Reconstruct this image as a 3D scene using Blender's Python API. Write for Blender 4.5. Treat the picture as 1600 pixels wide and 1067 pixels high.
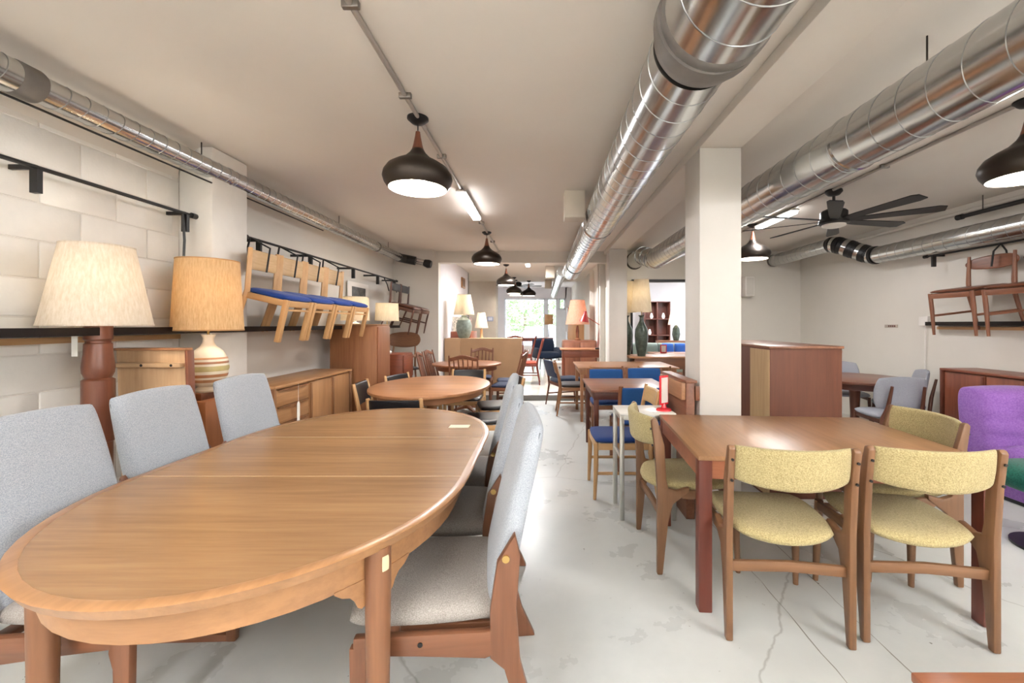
import bpy, math, random
from mathutils import Vector, Matrix
random.seed(7)
for o in list(bpy.data.objects): bpy.data.objects.remove(o)
S = bpy.context.scene; C = S.collection
# ---------------------------------------------------------------- camera, world, light, exposure
F, CX, CY, H = 650.0, 847.0, 506.5, 1.36        # focal length and axis point in pixels of the 1600x1067 frame, eye height
cam = bpy.data.cameras.new('camera'); cam.sensor_width = 36; cam.lens = 36*F/1600
cam.shift_x = -(CX-800)/1600; cam.shift_y = -(533.5-CY)/1600; cam.clip_start = .02; cam.clip_end = 200
co = bpy.data.objects.new('camera', cam); C.objects.link(co); co.location = (0, 0, H); co.rotation_euler = (math.pi/2, 0, 0)
S.camera = co
def XA(px, Y): return (px-CX)/F*Y
def ZA(py, Y): return H-(py-CY)/F*Y
w = bpy.data.worlds.new('world'); S.world = w; w.use_nodes = True
bg = w.node_tree.nodes['Background']; bg.inputs[0].default_value = (.80, .90, 1, 1); bg.inputs[1].default_value = 6.0
sun = bpy.data.lights.new('sun', 'SUN'); sun.energy = 9; sun.angle = .02; sun.color = (1, .95, .86)
so = bpy.data.objects.new('sun', sun); C.objects.link(so); so.rotation_euler = (math.radians(-38), math.radians(14), 0); so.location = (0, 20, 12)
vs = S.view_settings; vs.view_transform = 'Standard'; vs.look = 'None'; vs.exposure = 0.65; vs.gamma = 1; vs.use_curve_mapping = False
def point(loc, power, col=(1, .93, .84), r=.035, name='bulb_light', parent=None):
    l = bpy.data.lights.new(name, 'POINT'); l.energy = power; l.color = col; l.shadow_soft_size = r
    o = bpy.data.objects.new(name, l); C.objects.link(o); o.location = loc
    if parent: o.parent = parent
    return o
def area(loc, sx, sy, power, col=(.98, .98, 1), rot=(0, 0, 0), parent=None):
    l = bpy.data.lights.new('tube_light', 'AREA'); l.shape = 'RECTANGLE'; l.size = sx; l.size_y = sy; l.energy = power; l.color = col
    o = bpy.data.objects.new('tube_light', l); C.objects.link(o); o.location = loc; o.rotation_euler = rot
    if parent: o.parent = parent
    return o
# ---------------------------------------------------------------- materials
def lin(c):
    if isinstance(c, str): c = tuple(int(c[i:i+2], 16)/255 for i in (0, 2, 4))
    return tuple((v/12.92 if v <= .04045 else ((v+.055)/1.055)**2.4) for v in c[:3])+(1,)
MC = {}
def newmat(key):
    m = bpy.data.materials.new(key); m.use_nodes = True; MC[key] = m
    return m, m.node_tree, m.node_tree.nodes, m.node_tree.nodes['Principled BSDF']
def bump(nt, b, src, strength, dist=.01):
    n = nt.nodes.new('ShaderNodeBump'); n.inputs['Strength'].default_value = strength; n.inputs['Distance'].default_value = dist
    nt.links.new(src, n.inputs['Height']); nt.links.new(n.outputs[0], b.inputs['Normal'])
def noise(nt, scale, detail=4, mapscale=None, rough=.6, coord='Object'):
    tc = nt.nodes.new('ShaderNodeTexCoord'); mp = nt.nodes.new('ShaderNodeMapping'); n = nt.nodes.new('ShaderNodeTexNoise')
    if mapscale: mp.inputs['Scale'].default_value = mapscale
    nt.links.new(tc.outputs[coord], mp.inputs[0]); nt.links.new(mp.outputs[0], n.inputs['Vector'])
    n.inputs['Scale'].default_value = scale; n.inputs['Detail'].default_value = detail; n.inputs['Roughness'].default_value = rough
    return n
def ramp(nt, src, stops):
    r = nt.nodes.new('ShaderNodeValToRGB'); e = r.color_ramp.elements
    while len(e) < len(stops): e.new(.5)
    for i, (p, c) in enumerate(stops): e[i].position = p; e[i].color = c
    nt.links.new(src, r.inputs[0]); return r
def paint(c, rough=.5, var=.04, scale=3, bmp=0, metal=0, spec=.5):
    k = ('paint', c, rough, var, scale, bmp, metal, spec)
    if k in MC: return MC[k]
    m, nt, ns, b = newmat(str(k)[:55]); MC[k] = m
    a = lin(c); n = noise(nt, scale, 5)
    r = ramp(nt, n.outputs[0], [(.3, tuple(v*(1-var*2) for v in a[:3])+(1,)), (.7, tuple(min(1, v*(1+var)) for v in a[:3])+(1,))])
    nt.links.new(r.outputs[0], b.inputs['Base Color']); b.inputs['Roughness'].default_value = rough; b.inputs['Metallic'].default_value = metal
    b.inputs['Specular IOR Level'].default_value = spec
    if bmp: n2 = noise(nt, scale*12, 4); bump(nt, b, n2.outputs[0], bmp)
    return m
def wood(c1, c2, axis='x', rough=.38, sc=1.0):
    k = ('wood', c1, c2, axis, rough, sc)
    if k in MC: return MC[k]
    m, nt, ns, b = newmat(str(k)[:55]); MC[k] = m
    ms = {'x': (.06, 1, 1), 'y': (1, .06, 1), 'z': (1, 1, .06)}[axis]
    n = noise(nt, 42*sc, 6, ms, .65); n2 = noise(nt, 7*sc, 3, ms, .5)
    mx = nt.nodes.new('ShaderNodeMath'); mx.operation = 'MULTIPLY_ADD'; mx.inputs[1].default_value = .55
    nt.links.new(n.outputs[0], mx.inputs[0])
    m2 = nt.nodes.new('ShaderNodeMath'); m2.operation = 'MULTIPLY'; m2.inputs[1].default_value = .45
    nt.links.new(n2.outputs[0], m2.inputs[0]); nt.links.new(m2.outputs[0], mx.inputs[2])
    r = ramp(nt, mx.outputs[0], [(.33, lin(c2)), (.62, lin(c1))])
    nt.links.new(r.outputs[0], b.inputs['Base Color']); b.inputs['Roughness'].default_value = rough
    bump(nt, b, n.outputs[0], .05, .002)
    return m
def fabric(c1, c2, scale=260, bmp=.35, rough=.95, big=0):
    k = ('fabric', c1, c2, scale, bmp)
    if k in MC: return MC[k]
    m, nt, ns, b = newmat(str(k)[:55]); MC[k] = m
    n = noise(nt, scale, 3, None, .7)
    r = ramp(nt, n.outputs[0], [(.36, lin(c2)), (.64, lin(c1))])
    nt.links.new(r.outputs[0], b.inputs['Base Color']); b.inputs['Roughness'].default_value = rough
    b.inputs['Sheen Weight'].default_value = .15; b.inputs['Specular IOR Level'].default_value = .2
    bump(nt, b, n.outputs[0], bmp, .004)
    return m
def shade_mat(c, c2, scale=90, stretch=(1, 1, .15)):
    k = ('shade', c, c2)
    if k in MC: return MC[k]
    m, nt, ns, b = newmat(str(k)[:55]); MC[k] = m
    n = noise(nt, scale, 3, stretch, .7); r = ramp(nt, n.outputs[0], [(.35, lin(c2)), (.65, lin(c))])
    nt.links.new(r.outputs[0], b.inputs['Base Color']); b.inputs['Roughness'].default_value = .9
    t = ns.new('ShaderNodeBsdfTranslucent'); nt.links.new(r.outputs[0], t.inputs[0])
    mx = ns.new('ShaderNodeMixShader'); mx.inputs[0].default_value = .5
    nt.links.new(b.outputs[0], mx.inputs[1]); nt.links.new(t.outputs[0], mx.inputs[2])
    nt.links.new(mx.outputs[0], ns['Material Output'].inputs[0]); return m
def emit(c, s):
    k = ('emit', c, s)
    if k in MC: return MC[k]
    m, nt, ns, b = newmat(str(k)); MC[k] = m
    b.inputs['Base Color'].default_value = lin(c); b.inputs['Emission Color'].default_value = lin(c); b.inputs['Emission Strength'].default_value = s
    return m
def metal(c, rough=.3, aniso=0, var=.1):
    k = ('metal', c, rough)
    if k in MC: return MC[k]
    m, nt, ns, b = newmat(str(k)); MC[k] = m
    n = noise(nt, 3, 5); a = lin(c)
    r = ramp(nt, n.outputs[0], [(.3, tuple(v*(1-var) for v in a[:3])+(1,)), (.7, a)]); nt.links.new(r.outputs[0], b.inputs['Base Color'])
    r2 = ramp(nt, n.outputs[0], [(.3, (rough*.8,)*3+(1,)), (.7, (rough*1.3,)*3+(1,))]); nt.links.new(r2.outputs[0], b.inputs['Roughness'])
    b.inputs['Metallic'].default_value = 1; return m
def glass():
    if 'glass' in MC: return MC['glass']
    m, nt, ns, b = newmat('glass')
    b.inputs['Base Color'].default_value = (.95, 1, 1, 1); b.inputs['Roughness'].default_value = .02
    t = ns.new('ShaderNodeBsdfTransparent'); mx = ns.new('ShaderNodeMixShader'); mx.inputs[0].default_value = .1
    nt.links.new(t.outputs[0], mx.inputs[1]); nt.links.new(b.outputs[0], mx.inputs[2]); nt.links.new(mx.outputs[0], ns['Material Output'].inputs[0])
    return m
def floor_mat():
    m, nt, ns, b = newmat('painted concrete')
    n = noise(nt, 1.3, 6, None, .6); r = ramp(nt, n.outputs[0], [(.3, lin('bec2c0')), (.5, lin('cbcecb')), (.72, lin('d2d5d2'))])
    n2 = noise(nt, 34, 3, None, .5); r2 = ramp(nt, n2.outputs[0], [(.72, (0, 0, 0, 1)), (.73, (1, 1, 1, 1))])     # chipped spots
    n3 = noise(nt, 2.2, 3, None, .5); r3 = ramp(nt, n3.outputs[0], [(.50, (0, 0, 0, 1)), (.62, (1, 1, 1, 1))])
    mu = ns.new('ShaderNodeMath'); mu.operation = 'MULTIPLY'; nt.links.new(r2.outputs[0], mu.inputs[0]); nt.links.new(r3.outputs[0], mu.inputs[1])
    tc = ns.new('ShaderNodeTexCoord'); nd = noise(nt, 3, 4); ad = ns.new('ShaderNodeMixRGB'); ad.inputs[0].default_value = .12
    nt.links.new(tc.outputs['Object'], ad.inputs[1]); nt.links.new(nd.outputs['Color'], ad.inputs[2])
    v = ns.new('ShaderNodeTexVoronoi'); v.voronoi_dimensions = '2D'; v.feature = 'DISTANCE_TO_EDGE'; v.inputs['Scale'].default_value = .55; nt.links.new(ad.outputs[0], v.inputs['Vector'])
    r4 = ramp(nt, v.outputs['Distance'], [(.0, (.45, .45, .45, 1)), (.0022, (0, 0, 0, 1))])
    mxv = ns.new('ShaderNodeMath'); mxv.operation = 'MAXIMUM'; nt.links.new(mu.outputs[0], mxv.inputs[0]); nt.links.new(r4.outputs[0], mxv.inputs[1])
    mc = ns.new('ShaderNodeMixRGB'); nt.links.new(mxv.outputs[0], mc.inputs[0]); nt.links.new(r.outputs[0], mc.inputs[1]); mc.inputs[2].default_value = lin('6d6a63')
    nt.links.new(mc.outputs[0], b.inputs['Base Color'])
    rr = ramp(nt, n.outputs[0], [(.3, (.22,)*3+(1,)), (.7, (.40,)*3+(1,))]); nt.links.new(rr.outputs[0], b.inputs['Roughness'])
    n5 = noise(nt, 60, 4); bump(nt, b, n5.outputs[0], .06, .004)
    return m
TK = ('ac8058', '8d6442'); TKD = ('7f5239', '613c29'); OAK = ('cfa676', 'b98d5c'); WAL = ('7d4a33', '5c3222'); RED = ('85472f', '6a3523')
def teak(ax='x', r=.33): return wood(*TK, ax, r)
CREAM = paint('dcd7ce', .65, .02, 1.5, .03); CEIL = paint('ddd6cc', .8, .015, 1.2, .02); WHITE = paint('e9e4de', .6, .02)
LAV = paint('dcd9dc', .7, .02); BLACK = paint('151312', .45, .1); DMET = metal('4a443f', .38); GALV = metal('c9cbca', .2)
# ---------------------------------------------------------------- mesh helpers
class MB:
    def __init__(s): s.v = []; s.f = []
    def add(s, vs, fs):
        b = len(s.v); s.v += [tuple(v) for v in vs]; s.f += [tuple(i+b for i in f) for f in fs]; return s
    def box(s, x0, x1, y0, y1, z0, z1, M=None):
        vs = [Vector((x, y, z)) for z in (z0, z1) for y in (y0, y1) for x in (x0, x1)]
        if M: vs = [M @ v for v in vs]
        return s.add(vs, [(0, 2, 3, 1), (4, 5, 7, 6), (0, 1, 5, 4), (1, 3, 7, 5), (3, 2, 6, 7), (2, 0, 4, 6)])
    def bar(s, p0, p1, wx, wy, up=(0, 0, 1), wx1=None, wy1=None):     # square bar from p0 to p1
        p0 = Vector(p0); p1 = Vector(p1); d = (p1-p0).normalized(); u = Vector(up)
        if abs(d.dot(u)) > .95: u = Vector((0, 1, 0))
        a = d.cross(u).normalized(); b = a.cross(d)
        wx1 = wx if wx1 is None else wx1; wy1 = wy if wy1 is None else wy1
        vs = [p0+a*sx*wx/2+b*sy*wy/2 for sx, sy in ((-1, -1), (1, -1), (1, 1), (-1, 1))]+[p1+a*sx*wx1/2+b*sy*wy1/2 for sx, sy in ((-1, -1), (1, -1), (1, 1), (-1, 1))]
        return s.add(vs, [(3, 2, 1, 0), (4, 5, 6, 7)]+[(i, (i+1) % 4, (i+1) % 4+4, i+4) for i in range(4)])
    def path(s, pts, r, seg=10, closed=False):     # round tube, r a number or a list
        pts = [Vector(p) for p in pts]; n = len(pts); rs = r if isinstance(r, (list, tuple)) else [r]*n; vs = []; up = None
        for i, p in enumerate(pts):
            d = (pts[min(i+1, n-1)]-pts[max(i-1, 0)]).normalized()
            if up is None: up = Vector((0, 0, 1)) if abs(d.z) < .9 else Vector((1, 0, 0))
            a = d.cross(up).normalized(); b = a.cross(d); up = b
            vs += [p+(a*math.cos(t)+b*math.sin(t))*rs[i] for t in [2*math.pi*k/seg for k in range(seg)]]
        fs = [(i*seg+k, i*seg+(k+1) % seg, (i+1)*seg+(k+1) % seg, (i+1)*seg+k) for i in range(n-1) for k in range(seg)]
        fs += [tuple(range(seg))[::-1], tuple((n-1)*seg+k for k in range(seg))]
        return s.add(vs, fs)
    def tube(s, p0, p1, r0, r1=None, seg=12): return s.path([p0, p1], [r0, r0 if r1 is None else r1], seg)
    def lathe(s, prof, seg=32, c=(0, 0, 0), cap=True, M=None):
        vs = [Vector((c[0]+r*math.cos(2*math.pi*k/seg), c[1]+r*math.sin(2*math.pi*k/seg), c[2]+z)) for r, z in prof for k in range(seg)]
        if M: vs = [M @ v for v in vs]
        n = len(prof); fs = [(i*seg+k, i*seg+(k+1) % seg, (i+1)*seg+(k+1) % seg, (i+1)*seg+k) for i in range(n-1) for k in range(seg)]
        if cap: fs += [tuple(range(seg))[::-1], tuple((n-1)*seg+k for k in range(seg))]
        return s.add(vs, fs)
    def prism(s, pts, t0, t1, plane='yz'):
        n = len(pts); f = {'yz': lambda a, b, t: (t, a, b), 'xz': lambda a, b, t: (a, t, b), 'xy': lambda a, b, t: (a, b, t)}[plane]
        vs = [f(a, b, t) for t in (t0, t1) for a, b in pts]
        return s.add(vs, [tuple(range(n))[::-1], tuple(range(n, 2*n))]+[(i, (i+1) % n, (i+1) % n+n, i+n) for i in range(n)])
    def pad(s, w, d, t, fn=None, n=12, c=.25, e=.4, p=8):      # cushion: w along x, d along y, thickness t along z, then fn maps each point
        vs = []; N = n+1
        for sg in (1, -1):
            for i in range(N):
                for j in range(N):
                    u = math.sin(math.pi/2*(2*i/n-1)); v = math.sin(math.pi/2*(2*j/n-1))
                    x = u*math.sqrt(1-c*v*v/2)*w/2; y = v*math.sqrt(1-c*u*u/2)*d/2
                    h = max(0, (1-abs(u)**p)*(1-abs(v)**p))**e
                    q = (x, y, sg*h*t/2); vs.append(fn(*q) if fn else q)
        fs = []
        for i in range(n):
            for j in range(n):
                a, b, c2, d2 = i*N+j, (i+1)*N+j, (i+1)*N+j+1, i*N+j+1
                fs += [(a, b, c2, d2), (N*N+d2, N*N+c2, N*N+b, N*N+a)]
        return s.add(vs, fs)
    def build(s, name, mat, parent=None, bevel=0, smooth=35, seg=2):
        me = bpy.data.meshes.new(name); me.from_pydata(s.v, [], s.f); me.validate()
        import bmesh
        bm = bmesh.new(); bm.from_mesh(me); bmesh.ops.remove_doubles(bm, verts=bm.verts, dist=1e-5); bmesh.ops.recalc_face_normals(bm, faces=bm.faces)
        if bevel: 
            ed = [e for e in bm.edges if len(e.link_faces) == 2 and e.calc_face_angle(0) > .6]
            bmesh.ops.bevel(bm, geom=ed, offset=bevel, segments=seg, profile=.5, affect='EDGES', clamp_overlap=True)
        bm.to_mesh(me); bm.free()
        if smooth: me.shade_smooth(); me.set_sharp_from_angle(angle=math.radians(smooth))
        me.materials.append(mat); o = bpy.data.objects.new(name, me); C.objects.link(o)
        if parent: o.parent = parent
        return o
def tag(o, label, cat, group=None):
    o['label'] = label; o['category'] = cat
    if group: o['group'] = group
    return o
def thing(name, label, cat, loc=(0, 0, 0), rz=0, group=None):
    o = bpy.data.objects.new(name, None); C.objects.link(o); o.empty_display_size = .1
    o.location = loc; o.rotation_euler = (0, 0, math.radians(rz)); return tag(o, label, cat, group)
def struct(o): o['kind'] = 'structure'; return o
def copy_tree(o, parent=None):
    c = o.copy(); C.objects.link(c)
    if parent: c.parent = parent
    for ch in list(o.children): copy_tree(ch, c)
    return c
protos = []
def PL(proto, label, loc, rz, rx=0):
    if proto not in protos: protos.append(proto); o = proto
    else: o = copy_tree(proto)
    o['label'] = label; o.location = loc; o.rotation_euler = (math.radians(rx), 0, math.radians(rz)); return o
# ---------------------------------------------------------------- structure
WL, WR, YB, HC, YF = -2.66, 4.62, 7.44, 2.665, -3.2
FLM = floor_mat()
fl = struct(MB().box(WL-.2, WR+.2, YF, YB, -.1, 0).build('floor', FLM, smooth=0))
JM = paint('8a877f', .8)
for x in (1.156, 1.445):
    ys = [.6+k*.08 for k in range(58)]; xs = [x+random.uniform(-.004, .004) for _ in ys]; ws = [random.uniform(.0008, .003) for _ in ys]; k = len(ys)
    MB().add([(a+s_*b, c, .0006) for s_ in (-1, 1) for a, b, c in zip(xs, ws, ys)], [(q, q+1, k+q+1, k+q) for q in range(k-1)]).build('expansion_joint', JM, fl, smooth=0)
FAR = .09
fm2 = paint('cfc6b8', .18, .06, 2)
struct(MB().box(-3, WR+.2, YB, 17.2, -.1, FAR).build('floor_far_room', fm2, smooth=0))
struct(MB().box(WL, 1.2, YB-.02, YB, 0, FAR+.004).build('trim_step', paint('8f8a83', .5), smooth=0))
struct(MB().box(WL-.2, WR+.2, YF, 12.75, HC, HC+.12).build('ceiling', CEIL, smooth=0))
struct(MB().box(-3, 1.35, 12.75, 17.3, 2.86, 3).box(-3, 1.35, 12.7, 12.8, HC, 3).build('ceiling_far_room', LAV, smooth=0))
# left wall of painted concrete blocks, each block proud of the recessed joint
wl = struct(MB().box(WL-.2, WL-.006, YF, YB+.3, 0, HC).build('wall_left', CREAM, smooth=0))
blk = None; bw, bh = .40, .2
BLM = paint('e2ded6', .55, .03, 5, .12)
for r in range(13):
    for k in range(8):
        y0 = -.2+k*bw+(bw/2 if r % 2 else 0)
        y1 = min(y0+bw, 3.05); z0 = r*bh
        if y0 > 2.9: continue
        full = y1-y0 > bw-.01
        if full and blk: o = bpy.data.objects.new('block', blk.data); C.objects.link(o); o.parent = wl
        else:
            o = MB().box(-.02, 0, .004, y1-y0-.004, .004, bh-.004).build('block', BLM, wl, .005)
            if full: blk = o
        o.location = (WL+random.uniform(-.0015, .0015), y0, z0)
struct(MB().box(WL-.01, WL, 3.05, YB, 0, HC).build('wall_left_plaster', CREAM, smooth=0))
struct(MB().box(WL, WL+.25, 3.04, 3.41, 0, HC).build('wall_left_pier', BLM, None, .02))
# cove between left wall and ceiling
cv = MB(); ang = [i*math.pi/2/10 for i in range(11)]; R = .24
prof = [(WL+R-R*math.cos(a), HC-R+R*math.sin(a)) for a in ang]
cv.prism(prof+[(WL, HC)], 3.41, YB, 'xz'); cv.prism(prof+[(WL, HC)], YF, 3.04, 'xz')
prof2 = [(YB-R+R*math.cos(a), HC-R+R*math.sin(a)) for a in ang]
cv.prism(prof2+[(YB, HC)], WL, -1.9, 'yz'); struct(cv.build('trim_cove', CEIL))
wb = MB(); T = .16
wb.box(WL, -1.854, YB, YB+T, 0, HC); wb.box(-1.854, 1.2, YB, YB+T, 2.46, HC); wb.box(1.2, 1.6, YB, YB+T, 0, HC); wb.box(1.6, 3.3, YB, YB+T, 2.14, HC); wb.box(3.3, WR, YB, YB+T, 0, HC)
struct(wb.build('wall_back', CREAM, smooth=0))
struct(MB().box(1.6, 3.3, YB-.015, YB+T, 2.12, 2.16).box(1.58, 1.62, YB-.015, YB+T, FAR, 2.14).build('trim_opening', BLACK, smooth=0))
struct(MB().box(WR, WR+.2, YF, YB+.3, 0, HC).build('wall_right', CREAM, smooth=0))
struct(MB().box(WL-.2, WR+.2, YF-.2, YF, 0, HC).build('wall_front', CREAM, smooth=0))
cx0, cx1 = 1.106, 1.40
struct(MB().box(cx0, cx1, YF, YB, 2.60, HC).build('beam', CEIL, None, .004))
PILM = paint('dedad3', .55, .02, 2, .03)
for y in (2.92, 6.85): struct(MB().box(cx0, cx1, y, y+.3, 0, 2.6).build('column', PILM, None, .006))
struct(MB().box(1.2, 1.36, 7.15, 17.2, 0, 2.9).build('wall_far_right', CREAM, smooth=0))
for y in (7.9, 8.25, 9.6): struct(MB().box(1.1, 1.2, y, y+.09, FAR, 2.6).build('trim_pilaster', CREAM, None, .004))
struct(MB().box(-2.0, -1.87, YB+T, 10.6, 0, HC).build('wall_far_left', LAV, smooth=0))
struct(MB().box(-3.0, -1.41, 12.7, 12.85, 0, HC).box(-1.56, -1.41, 12.851, 13.3, 0, HC).box(-3.1, -3, 10.5, 12.8, 0, HC).box(-3, -1.87, 10.5, 10.6, 0, HC).build('wall_far_grey', paint('cfc5b9', .7), smooth=0))
struct(MB().box(-2.1, -2, 12.8, 17.2, 0, 2.9).build('wall_far_side', LAV, smooth=0))
# window wall
YW = 17.0
ww = MB(); ww.box(-2.1, -1.55, YW, YW+.2, 0, 2.9); ww.box(-1.55, 1.0, YW, YW+.2, 2.42, 2.9); ww.box(-1.55, .12, YW, YW+.2, 0, .45); ww.box(.95, 1.25, YW, YW+.2, 0, 2.9)
struct(ww.build('wall_window', LAV, smooth=0))
WF = paint('dfe3ea', .4)
def window(n, x0, x1, z0, z1, y=YW):
    o = bpy.data.objects.new('window_%d' % n, None); C.objects.link(o); struct(o)
    MB().box(x0, x0+.06, y, y+.1, z0, z1).box(x1-.06, x1, y, y+.1, z0, z1).box(x0, x1, y, y+.1, z0, z0+.06).box(x0, x1, y, y+.1, z1-.06, z1).build('window_frame', WF, o, smooth=0)
    MB().box(x0+.06, x1-.06, y+.04, y+.05, z0+.06, z1-.06).build('pane', glass(), o, smooth=0)
window(1, -1.55, .12, .45, 2.42); window(2, .2, .62, FAR, 2.42); window(3, .68, .95, 1.95, 2.42)
struct(MB().box(.12, .2, YW-.02, YW+.12, 0, 2.42).box(.62, .68, YW, YW+.1, 0, 2.42).box(.68, .95, YW, YW+.1, 0, 1.95).build('trim_mullion', WF, smooth=0))
# second room through the right opening
struct(MB().box(1.36, 5.5, 12.6, 12.75, 0, HC).box(5.3, 5.5, YB+T, 12.7, 0, HC).build('wall_side_room', LAV, smooth=0))
# right side: ledges, rails
def ledge(name, label, x0, x1, y0, y1, z, side):
    t = thing(name, label, 'ledge', (0, 0, 0))
    MB().box(x0, x1, y0, y1, z, z+.012).build('shelf_board', BLACK, t, smooth=0)
    xe = x1 if side > 0 else x0
    MB().box(xe-.006, xe+.006, y0, y1, z, z+.042).build('lip', metal('3a3533', .5), t, smooth=0)
    xw = x0 if side > 0 else x1
    MB().box(min(xw, xw+side*.02), max(xw, xw+side*.02), y0, y1, z-.045, z-.012).build('batten', wood(*OAK, 'y'), t, smooth=0)
    return t
lt = ledge('wall_ledge', 'long dark ledge on left wall carrying the hung oak chair legs', WL, WL+.30, .4, 3.04, 1.30, 1)
for y0, y1, x0 in ((3.04, 3.41, WL+.25), (3.41, 6.9, WL)):
    MB().box(x0, WL+.30, y0, y1, 1.30, 1.312).build('shelf_board', BLACK, lt, smooth=0); MB().box(WL+.294, WL+.306, y0, y1, 1.30, 1.342).build('lip', metal('3a3533', .5), lt, smooth=0)
ledge('wall_ledge', 'dark ledge on right wall under hung teak chairs', WR-.15, WR, 1.2, 4.85, 1.345, -1)
def rail(label, x, z, y0, y1, ys, wall, straps=()):
    t = thing('hanging_rail', label, 'rail')
    MB().tube((x, y0, z), (x, y1, z), .011).build('rod', BLACK, t)
    for y in ys: MB().box(min(x, wall), max(x, wall), y-.008, y+.008, z-.012, z+.012).box(x-.02, x+.02, y-.012, y+.012, z-.13, z-.01).build('bracket', BLACK, t)
    for e in (y0, y1): MB().tube((x, e-.02, z), (x, e+.02, z), .02).build('end_clip', BLACK, t)
    for (a, b, c) in straps: MB().path([a, b, c], .008, 6).build('strap', BLACK, t)
    return t
# ---------------------------------------------------------------- ducts
def duct(name, label, x, z, y0, y1, r, pitch=.14, mat=GALV, couplings=(), wires=()):
    t = thing(name, label, 'duct')
    MB().lathe([(r, 0), (r, y1-y0)], 48, M=Matrix.Translation((x, y0, z)) @ Matrix.Rotation(-math.pi/2, 4, 'X')).build('tube', mat, t)
    n = int((y1-y0)/pitch*36); pts = [(x+r*math.cos(k*math.pi/18), y0+(y1-y0)*k/n, z+r*math.sin(k*math.pi/18)) for k in range(n+1)]
    MB().path(pts, max(.0022, r*.014), 5).build('spiral_seam', metal('a9abaa', .3), t)
    for (y, l, rr, m) in couplings:
        MB().lathe([(r, 0), (rr, .01), (rr, l-.01), (r, l)], 48, M=Matrix.Translation((x, y, z)) @ Matrix.Rotation(-math.pi/2, 4, 'X')).build('coupling', m, t)
    for y in wires: MB().tube((x, y, z+r), (x, y, HC-.002), .004, seg=6).build('hanger_wire', DMET, t)
    return t
DARKM = paint('6a655f', .5, .15, 6)
duct('spiral_duct', 'large galvanised spiral duct over the aisle beside the beam', .60, 2.44, 1.63, YB-.005, .165, .15, couplings=[(4.45, .06, .174, GALV), (6.9, .04, .172, GALV)])
duct('spiral_duct', 'short length of large duct just beyond the partition header', .60, 2.44, YB+.165, 8.6, .165, .15, couplings=[(8.5, .06, .174, GALV)])
d = duct('spiral_duct', 'wider near length of aisle duct with dark sealed joint', .62, 2.455, -1.5, 1.56, .195, .17, couplings=[(1.44, .05, .2, DARKM)])
MB().lathe([(.2, -.02), (.201, .03), (.18, .1), (.168, .12)], 48, M=Matrix.Translation((.61, 1.5, 2.448)) @ Matrix.Rotation(-math.pi/2, 4, 'X')).build('sealed_joint', DARKM, d)
duct('spiral_duct', 'narrower far continuation of aisle duct in the window room', .42, 2.46, 8.65, 15.5, .11, .15)
duct('spiral_duct', 'thick spiral duct under ceiling right of the column', 1.74, 2.37, .3, 6.4, .15, .15, couplings=[(2.3, .03, .156, GALV), (6.34, .06, .158, GALV)], wires=(1.88, 3.9))
t = thing('duct_elbow', 'galvanised offset elbow joining thick duct to the back wall', 'duct')
pts = [(1.74, 6.406, 2.37), (1.74, 6.5, 2.37), (1.70, 6.62, 2.42), (1.66, 6.75, 2.47), (1.65, 6.9, 2.49), (1.65, YB, 2.49)]
MB().path(pts, .142, 36).build('tube', GALV, t)
for p, q in ((pts[1], pts[2]), (pts[2], pts[3]), (pts[3], pts[4])):
    a = Vector(p); b = Vector(q); MB().path([a.lerp(b, .35), a.lerp(b, .65)], .15, 36).build('rib', GALV, t)
MB().path([(1.65, YB-.03, 2.49), (1.65, YB, 2.49)], .155, 36).build('wall_collar', DMET, t)
duct('spiral_duct', 'slim spiral duct hung along the left block wall', -2.44, 2.50, 2.005, 7.05, .068, .09, couplings=[(6.1, .04, .073, DARKM), (3.2, .03, .072, GALV)], wires=(2.98, 5.0, 6.6))
d = duct('spiral_duct', 'slightly wider near end of left wall duct with dark coupling', -2.44, 2.50, -.5, 2.0, .078, .09, couplings=[(1.9, .1, .082, DARKM)])
t = thing('duct_connector', 'black flexible connector ending left wall duct at partition', 'duct', )
MB().path([(-2.44, 7.06, 2.5), (-2.44, 7.13, 2.5), (-2.36, 7.22, 2.49), (-2.2, 7.24, 2.46)], .075, 20).build('elbow', BLACK, t)
for a in (0, 2.1, 4.2): MB().tube((-2.2, 7.24+.05*math.cos(a), 2.46+.05*math.sin(a)), (-2.02, 7.24+.05*math.cos(a), 2.42+.05*math.sin(a)), .01).build('rod', GALV, t)
MB().path([(-2.05, 7.24, 2.43), (-1.98, 7.24, 2.41), (-1.93, 7.24, 2.4)], [.06, .075, .06], 20).build('end_ring', BLACK, t)
tag(MB().tube((-2.42, .2, 2.395), (-2.42, 4.6, 2.395), .006, seg=6).build('cable', BLACK), 'thin black cable running under the left wall duct', 'cable')
duct('spiral_duct', 'far spiral duct stub entering corner of right room', 4.12, 2.49, 5.95, YB, .10, .12, couplings=[(YB-.05, .05, .107, DARKM)])
duct('spiral_duct', 'spiral duct running along the right wall above hung chairs', 4.36, 2.26, 1.0, 5.4, .105, .12)
t = thing('flexible_duct', 'striped black and silver flexible bend joining right wall ducts', 'duct')
fp = []
for i in range(13):
    u = i/12; s = u*u*(3-2*u); fp.append(Vector((4.36+(4.12-4.36)*s, 5.42+.51*u, 2.26+.23*s)))
for i in range(12): MB().path([fp[i], fp[i+1]], .112 if i % 3 else .117, 24).build('sleeve', BLACK if i % 3 != 1 else GALV, t)
t = thing('sprinkler_pipe', 'black pipe under ceiling above the right wall duct', 'pipe')
MB().tube((4.45, 1.0, 2.5), (4.45, 4.4, 2.5), .022).build('pipe', BLACK, t); MB().tube((4.45, 4.4, 2.5), (4.45, 4.46, 2.5), .03).build('cap', BLACK, t)
for y in (2.0, 4.2): MB().tube((4.45, y, 2.5), (4.45, y, HC), .005, seg=6).build('hanger', DMET, t)
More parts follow.
